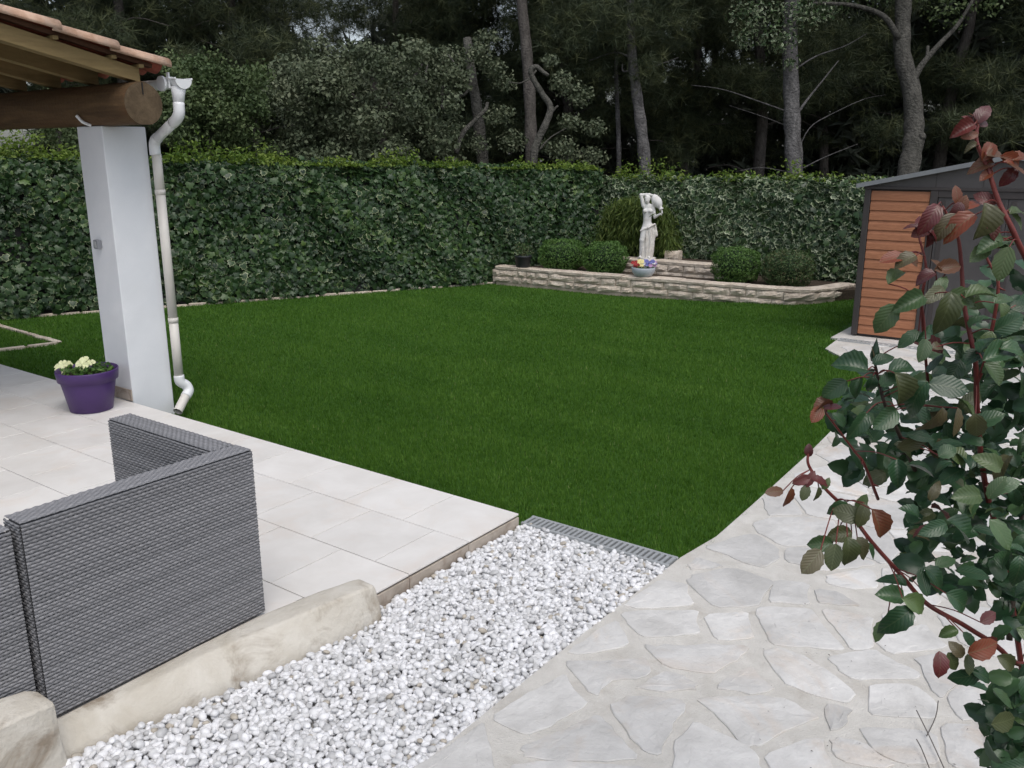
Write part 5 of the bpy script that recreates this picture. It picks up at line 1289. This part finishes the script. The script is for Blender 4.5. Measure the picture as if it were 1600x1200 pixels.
# traced leaflets: px centre, angle of the tip in the image (deg, 0 = right, 90 = up), length px, depth, colour
TR = [
 (1418, 474, 205, 62, 1.42, 'roselight'), (1386, 498, 235, 60, 1.43, 'roselight'), (1478, 488, 255, 74, 1.40, 'roseolive'), (1455, 462, 215, 52, 1.44, 'roseolive'), (1530, 462, 10, 52, 1.45, 'roselight'), (1470, 447, 60, 46, 1.45, 'roselight'), (1500, 470, -20, 50, 1.47, 'roselight'),
 (1402, 432, 40, 42, 1.46, 'roselight'), (1395, 404, 190, 46, 1.45, 'roseorange'), (1415, 406, 200, 40, 1.44, 'roseolive'), (1424, 406, -40, 30, 1.45, 'roseorange'), (1482, 418, 10, 50, 1.46, 'roseorange'), (1447, 432, 200, 36, 1.46, 'rosered'), (1470, 415, 120, 34, 1.46, 'roseorange'),
 (1452, 340, 235, 56, 1.44, 'rosered'), (1440, 362, 200, 36, 1.46, 'rosered'), (1437, 350, 100, 28, 1.46, 'rosered'), (1425, 354, 170, 26, 1.46, 'rosered'), (1450, 375, -80, 28, 1.47, 'rosered'), (1458, 368, -40, 28, 1.46, 'rosered'),
 (1478, 355, 235, 58, 1.45, 'roseolive'), (1500, 352, 215, 66, 1.44, 'roseorange'), (1535, 345, 265, 64, 1.43, 'roseolive'), (1548, 352, -70, 56, 1.44, 'rosered'), (1500, 322, 70, 40, 1.46, 'roseorange'), (1520, 318, 30, 44, 1.46, 'roseorange'), (1540, 310, 150, 40, 1.46, 'rosered'), (1495, 305, 100, 36, 1.46, 'roseorange'), (1496, 330, 250, 34, 1.45, 'rosered'), (1565, 335, 20, 40, 1.46, 'roseorange'),
 (1505, 203, 205, 44, 1.44, 'rosered'), (1515, 212, 190, 32, 1.44, 'roseorange'), (1533, 178, 62, 40, 1.45, 'rosered'), (1526, 185, 100, 34, 1.45, 'roseorange'), (1517, 188, 130, 30, 1.46, 'rosered'), (1538, 192, 30, 22, 1.45, 'rosered'), (1518, 232, 200, 26, 1.45, 'roseolive'),
 (1545, 235, 60, 44, 1.44, 'roseorange'), (1562, 241, 5, 48, 1.43, 'roseorange'), (1535, 258, 190, 42, 1.45, 'roseorange'), (1582, 250, -15, 46, 1.44, 'roseorange'), (1590, 268, -40, 50, 1.43, 'roseorange'), (1578, 275, 230, 34, 1.44, 'rosered'), (1540, 275, 215, 30, 1.45, 'roseorange'), (1598, 245, 20, 40, 1.44, 'roseorange'),
 (1570, 412, 255, 62, 1.42, 'roselight'), (1545, 385, 200, 56, 1.45, 'roselight'), (1530, 395, 220, 50, 1.46, 'roselight'), (1595, 328, 20, 44, 1.45, 'roselight'), (1588, 345, -50, 40, 1.46, 'roselight'), (1558, 372, 10, 42, 1.46, 'roselight'), (1575, 378, 30, 44, 1.46, 'roselight'),
 (1330, 572, 165, 60, 1.46, 'rose'), (1378, 560, 30, 38, 1.48, 'rose'), (1389, 592, 40, 40, 1.48, 'rose'), (1408, 578, 10, 46, 1.47, 'rose'), (1305, 608, 215, 50, 1.48, 'rose'), (1340, 606, 250, 38, 1.49, 'rose'), (1362, 600, 260, 30, 1.49, 'rose'), (1405, 608, 285, 60, 1.43, 'roseolive'), (1366, 552, 90, 26, 1.49, 'roseolive'),
 (1432, 620, 235, 66, 1.42, 'rose'), (1480, 605, -10, 66, 1.43, 'rose'), (1380, 655, 215, 58, 1.45, 'rose'), (1340, 665, 235, 54, 1.47, 'rose'), (1285, 636, 200, 40, 1.5, 'roseorange'), (1302, 636, 10, 34, 1.5, 'rosered'), (1275, 648, 235, 34, 1.5, 'roseorange'), (1310, 655, 130, 34, 1.5, 'rose'),
 (1208, 768, 185, 36, 1.5, 'roseorange'), (1235, 780, 265, 40, 1.5, 'roseorange'), (1252, 750, 200, 36, 1.5, 'rosered'), (1265, 748, 60, 34, 1.5, 'rosered'), (1280, 752, -20, 34, 1.5, 'rosered'), (1263, 703, 95, 24, 1.52, 'rosered'), (1257, 770, 250, 30, 1.5, 'roseolive'), (1279, 772, 270, 26, 1.5, 'roseolive'), (1290, 755, 60, 24, 1.52, 'roselight'),
 (1326, 803, 160, 50, 1.50, 'roseolive'), (1345, 805, 250, 46, 1.5, 'roseolive'), (1371, 818, 290, 54, 1.46, 'roseorange'), (1310, 795, 200, 40, 1.52, 'rose'), (1312, 836, 190, 44, 1.5, 'roseolive'), (1282, 850, 185, 44, 1.5, 'roselight'), (1265, 877, 225, 56, 1.46, 'roseolive'), (1299, 870, 250, 48, 1.47, 'roseolive'), (1326, 862, 275, 52, 1.47, 'roseolive'), (1348, 855, 300, 40, 1.5, 'roseolive'), (1363, 862, 300, 34, 1.52, 'rose'), (1345, 785, 60, 36, 1.52, 'roselight'),
 (1390, 930, 170, 52, 1.5, 'rose'), (1402, 967, 215, 60, 1.46, 'rose'), (1434, 944, -20, 58, 1.46, 'rose'), (1375, 985, 235, 44, 1.5, 'rose'), (1445, 910, 100, 50, 1.5, 'rose'), (1500, 940, -30, 56, 1.47, 'rose'), (1483, 990, 200, 34, 1.55, 'rose'), (1515, 1000, -50, 36, 1.55, 'rose'), (1400, 905, 150, 44, 1.53, 'rose'),
 (1466, 1038, 265, 46, 1.5, 'rosered'), (1490, 1035, 300, 40, 1.5, 'roseolive'), (1512, 1038, 270, 36, 1.5, 'roseolive'), (1535, 1012, 20, 54, 1.48, 'roseorange'), (1550, 1008, -20, 50, 1.5, 'rosered'), (1510, 1060, 200, 54, 1.5, 'rose'), (1535, 1055, -20, 40, 1.5, 'rose'), (1495, 1015, 130, 34, 1.5, 'roseolive'), (1575, 1035, -30, 44, 1.5, 'roseolive'), (1545, 965, 30, 34, 1.55, 'rosered'),
 (1507, 775, 180, 58, 1.42, 'roselight'), (1555, 760, 60, 50, 1.42, 'roselight'), (1545, 722, 150, 50, 1.45, 'roselight'), (1455, 825, 195, 56, 1.42, 'rose'), (1500, 830, -40, 60, 1.43, 'rose'), (1400, 740, 265, 50, 1.44, 'rose'), (1480, 705, 30, 36, 1.47, 'rose'), (1475, 728, 200, 34, 1.46, 'rose'), (1560, 835, -60, 60, 1.44, 'rose'), (1590, 890, 260, 50, 1.45, 'rose'), (1465, 660, 250, 56, 1.43, 'roseolive'), (1495, 660, 265, 52, 1.43, 'roseolive'), (1528, 668, 280, 50, 1.43, 'roseolive'),
 (1565, 553, 20, 70, 1.42, 'rose'), (1545, 530, 60, 56, 1.45, 'rose'), (1575, 505, 30, 56, 1.45, 'rose'), (1590, 545, 0, 60, 1.42, 'rose'), (1530, 500, 40, 46, 1.48, 'rose'), (1598, 478, 10, 44, 1.48, 'rose'), (1570, 465, 25, 44, 1.48, 'rose'), (1420, 530, 220, 46, 1.47, 'rose'), (1445, 522, 40, 40, 1.47, 'rose'), (1440, 548, 250, 44, 1.46, 'roselight'), (1468, 540, 20, 30, 1.48, 'roseolive')]
PET = []
for (x, y, a, L, D, kind) in TR:
    a = math.radians(a); c = atD(x, y, D); d = CR*math.cos(a)+CU*math.sin(a); ln = L/FPX*D*.90
    toward = -CF
    yd = d+toward*random.uniform(-.25, .35); n = toward*.75+np.array([0, 0, .55])+np.array([random.gauss(0, .3) for _ in range(3)])
    add_leaf(c-np.array(d)*ln*.5, yd, n, ln, kind)
    PET.append(c-np.array(d)*ln*.48)
bd = MB().lathe([(.001, 0), (.006, .002), (.0085, .012), (.006, .024), (.002, .036), (.0005, .042)], 10); bc_ = atD(1366, 566, 1.5)-np.array(rose_base); bd.V = [tuple(np.array(v)+bc_) for v in bd.V]; bd.build('bud', M['rosemass'], rose, True)
# the dense middle of the bush: compound leaves of five, filling the region seen
REG = [(1300, 640), (1330, 600), (1430, 590), (1500, 560), (1640, 520), (1640, 980), (1580, 985), (1520, 930), (1440, 900), (1420, 850), (1430, 790), (1400, 745), (1320, 735)]
LOW = [(1545, 1080), (1640, 1030), (1640, 1215), (1550, 1215)]
TOP = [(1480, 470), (1560, 440), (1640, 380), (1640, 560), (1520, 580), (1430, 600)]
def pick(reg):
    xs_ = [p[0] for p in reg]; ys_ = [p[1] for p in reg]
    while True:
        x = random.uniform(min(xs_), max(xs_)); y = random.uniform(min(ys_), max(ys_))
        if in_poly(np.array([x]), np.array([y]), reg)[0]: return x, y
singles = []
for reg, nl, d0, d1 in ((REG, 128, 1.48, 1.70), (LOW, 24, 1.5, 1.85), (TOP, 24, 1.50, 1.72)):
    for i in range(nl): singles.append((pick(reg), random.uniform(d0, d1)))
for (x, y), D in singles:
    c = atD(x, y, D); a = random.uniform(0, 2*PI); d = CR*math.cos(a)+CU*(math.sin(a)*.7-.25)-CF*random.uniform(-.3, .4); d /= np.linalg.norm(d)
    n = np.array([0, 0, .8])-CF*.5+np.array([random.gauss(0, .45) for _ in range(3)])
    add_leaf(c, d, n, random.uniform(.036, .056), 'rose' if random.random() < .88 else random.choice(['roselight', 'roseolive', 'rosered']))
# leaf stalks from the leaflets to the nearest cane
stems = [np.array(q) for c_ in CANES for q in c_]; SP = np.array(stems); pet = MB()
for q in PET:
    dd_ = np.linalg.norm(SP-q, axis=1); k = int(np.argmin(dd_+.25*np.maximum(0, SP[:, 2]-q[2]+.0)))
    if dd_[k] < .14:
        mid_ = (q+SP[k])/2+np.array([0, 0, .006]); pet.tube(smooth_path([SP[k], mid_, q], 3), .0011, 5, False)
pet.V = [tuple(Vector(v)-rose_base) for v in pet.V]; tag(pet.build('leaf_stalks', M['cane'], rose), None, None, None, 'stuff')
# leaves further inside and round the back
Pm = []
for reg, k, d0, d1 in ((REG, 520, 1.58, 2.0), (LOW, 280, 1.6, 2.1), (TOP, 60, 1.62, 1.95)):
    for i in range(k):
        x, y = pick(reg); Pm.append(atD(x, y, random.uniform(d0, d1)))
for i in range(160):   # down to the ground, below the frame
    t = random.random(); Pm.append(np.array([.25+random.gauss(0, .09), 1.95+random.gauss(0, .12), .1+t*.8]))
Pm = np.array(Pm); V, F = leaflet_mesh(5, .7, .2, .25); Ft = np.array(F); TT = (np.array(V), np.concatenate([Ft[:, [0, 1, 2]], Ft[:, [0, 2, 3]]]), None)
foliage('foliage', TT, Pm-np.array(rose_base), np.tile([0.0, -.4, .8], (len(Pm), 1)), .048*rng.uniform(.7, 1.2, len(Pm)), M['rosemass'], rose, .6)
# dry twigs on the paving
tw = MB()
for px in ([(1475, 1200), (1452, 1150), (1432, 1110)], [(1448, 1150), (1462, 1120), (1466, 1095)], [(1452, 1200), (1440, 1170), (1432, 1155)], [(1545, 1170), (1540, 1130), (1536, 1100)]):
    tw.tube(smooth_path([gz(x, y, PZ+.02+.012*k) for k, (x, y) in enumerate(px)], 3), .0022, 5)
tag(tw.build('dry_twigs', M['twigwood']), 'thin dry twigs lying on the paving beside the rose', 'twigs')

n = 70; P = np.array([gz(random.uniform(1180, 1560), random.uniform(930, 1200), PZ+.014) for _ in range(n)]); P = P[P[:, 0] < -.1]
V, F, at = merge(DIA_T[0], DIA_T[1], rand_rot(len(P), np.tile([0, 0, 1.], (len(P), 1)), .25), P, rng.uniform(.004, .015, len(P))*rng.uniform(.5, 1, len(P))); 
tag(link('leaf_litter', make_mesh('leaf_litter', V, F, M['twigwood'], False, at)), 'tiny dry leaf bits scattered on the paving near the rose', 'leaf litter', None, 'stuff')
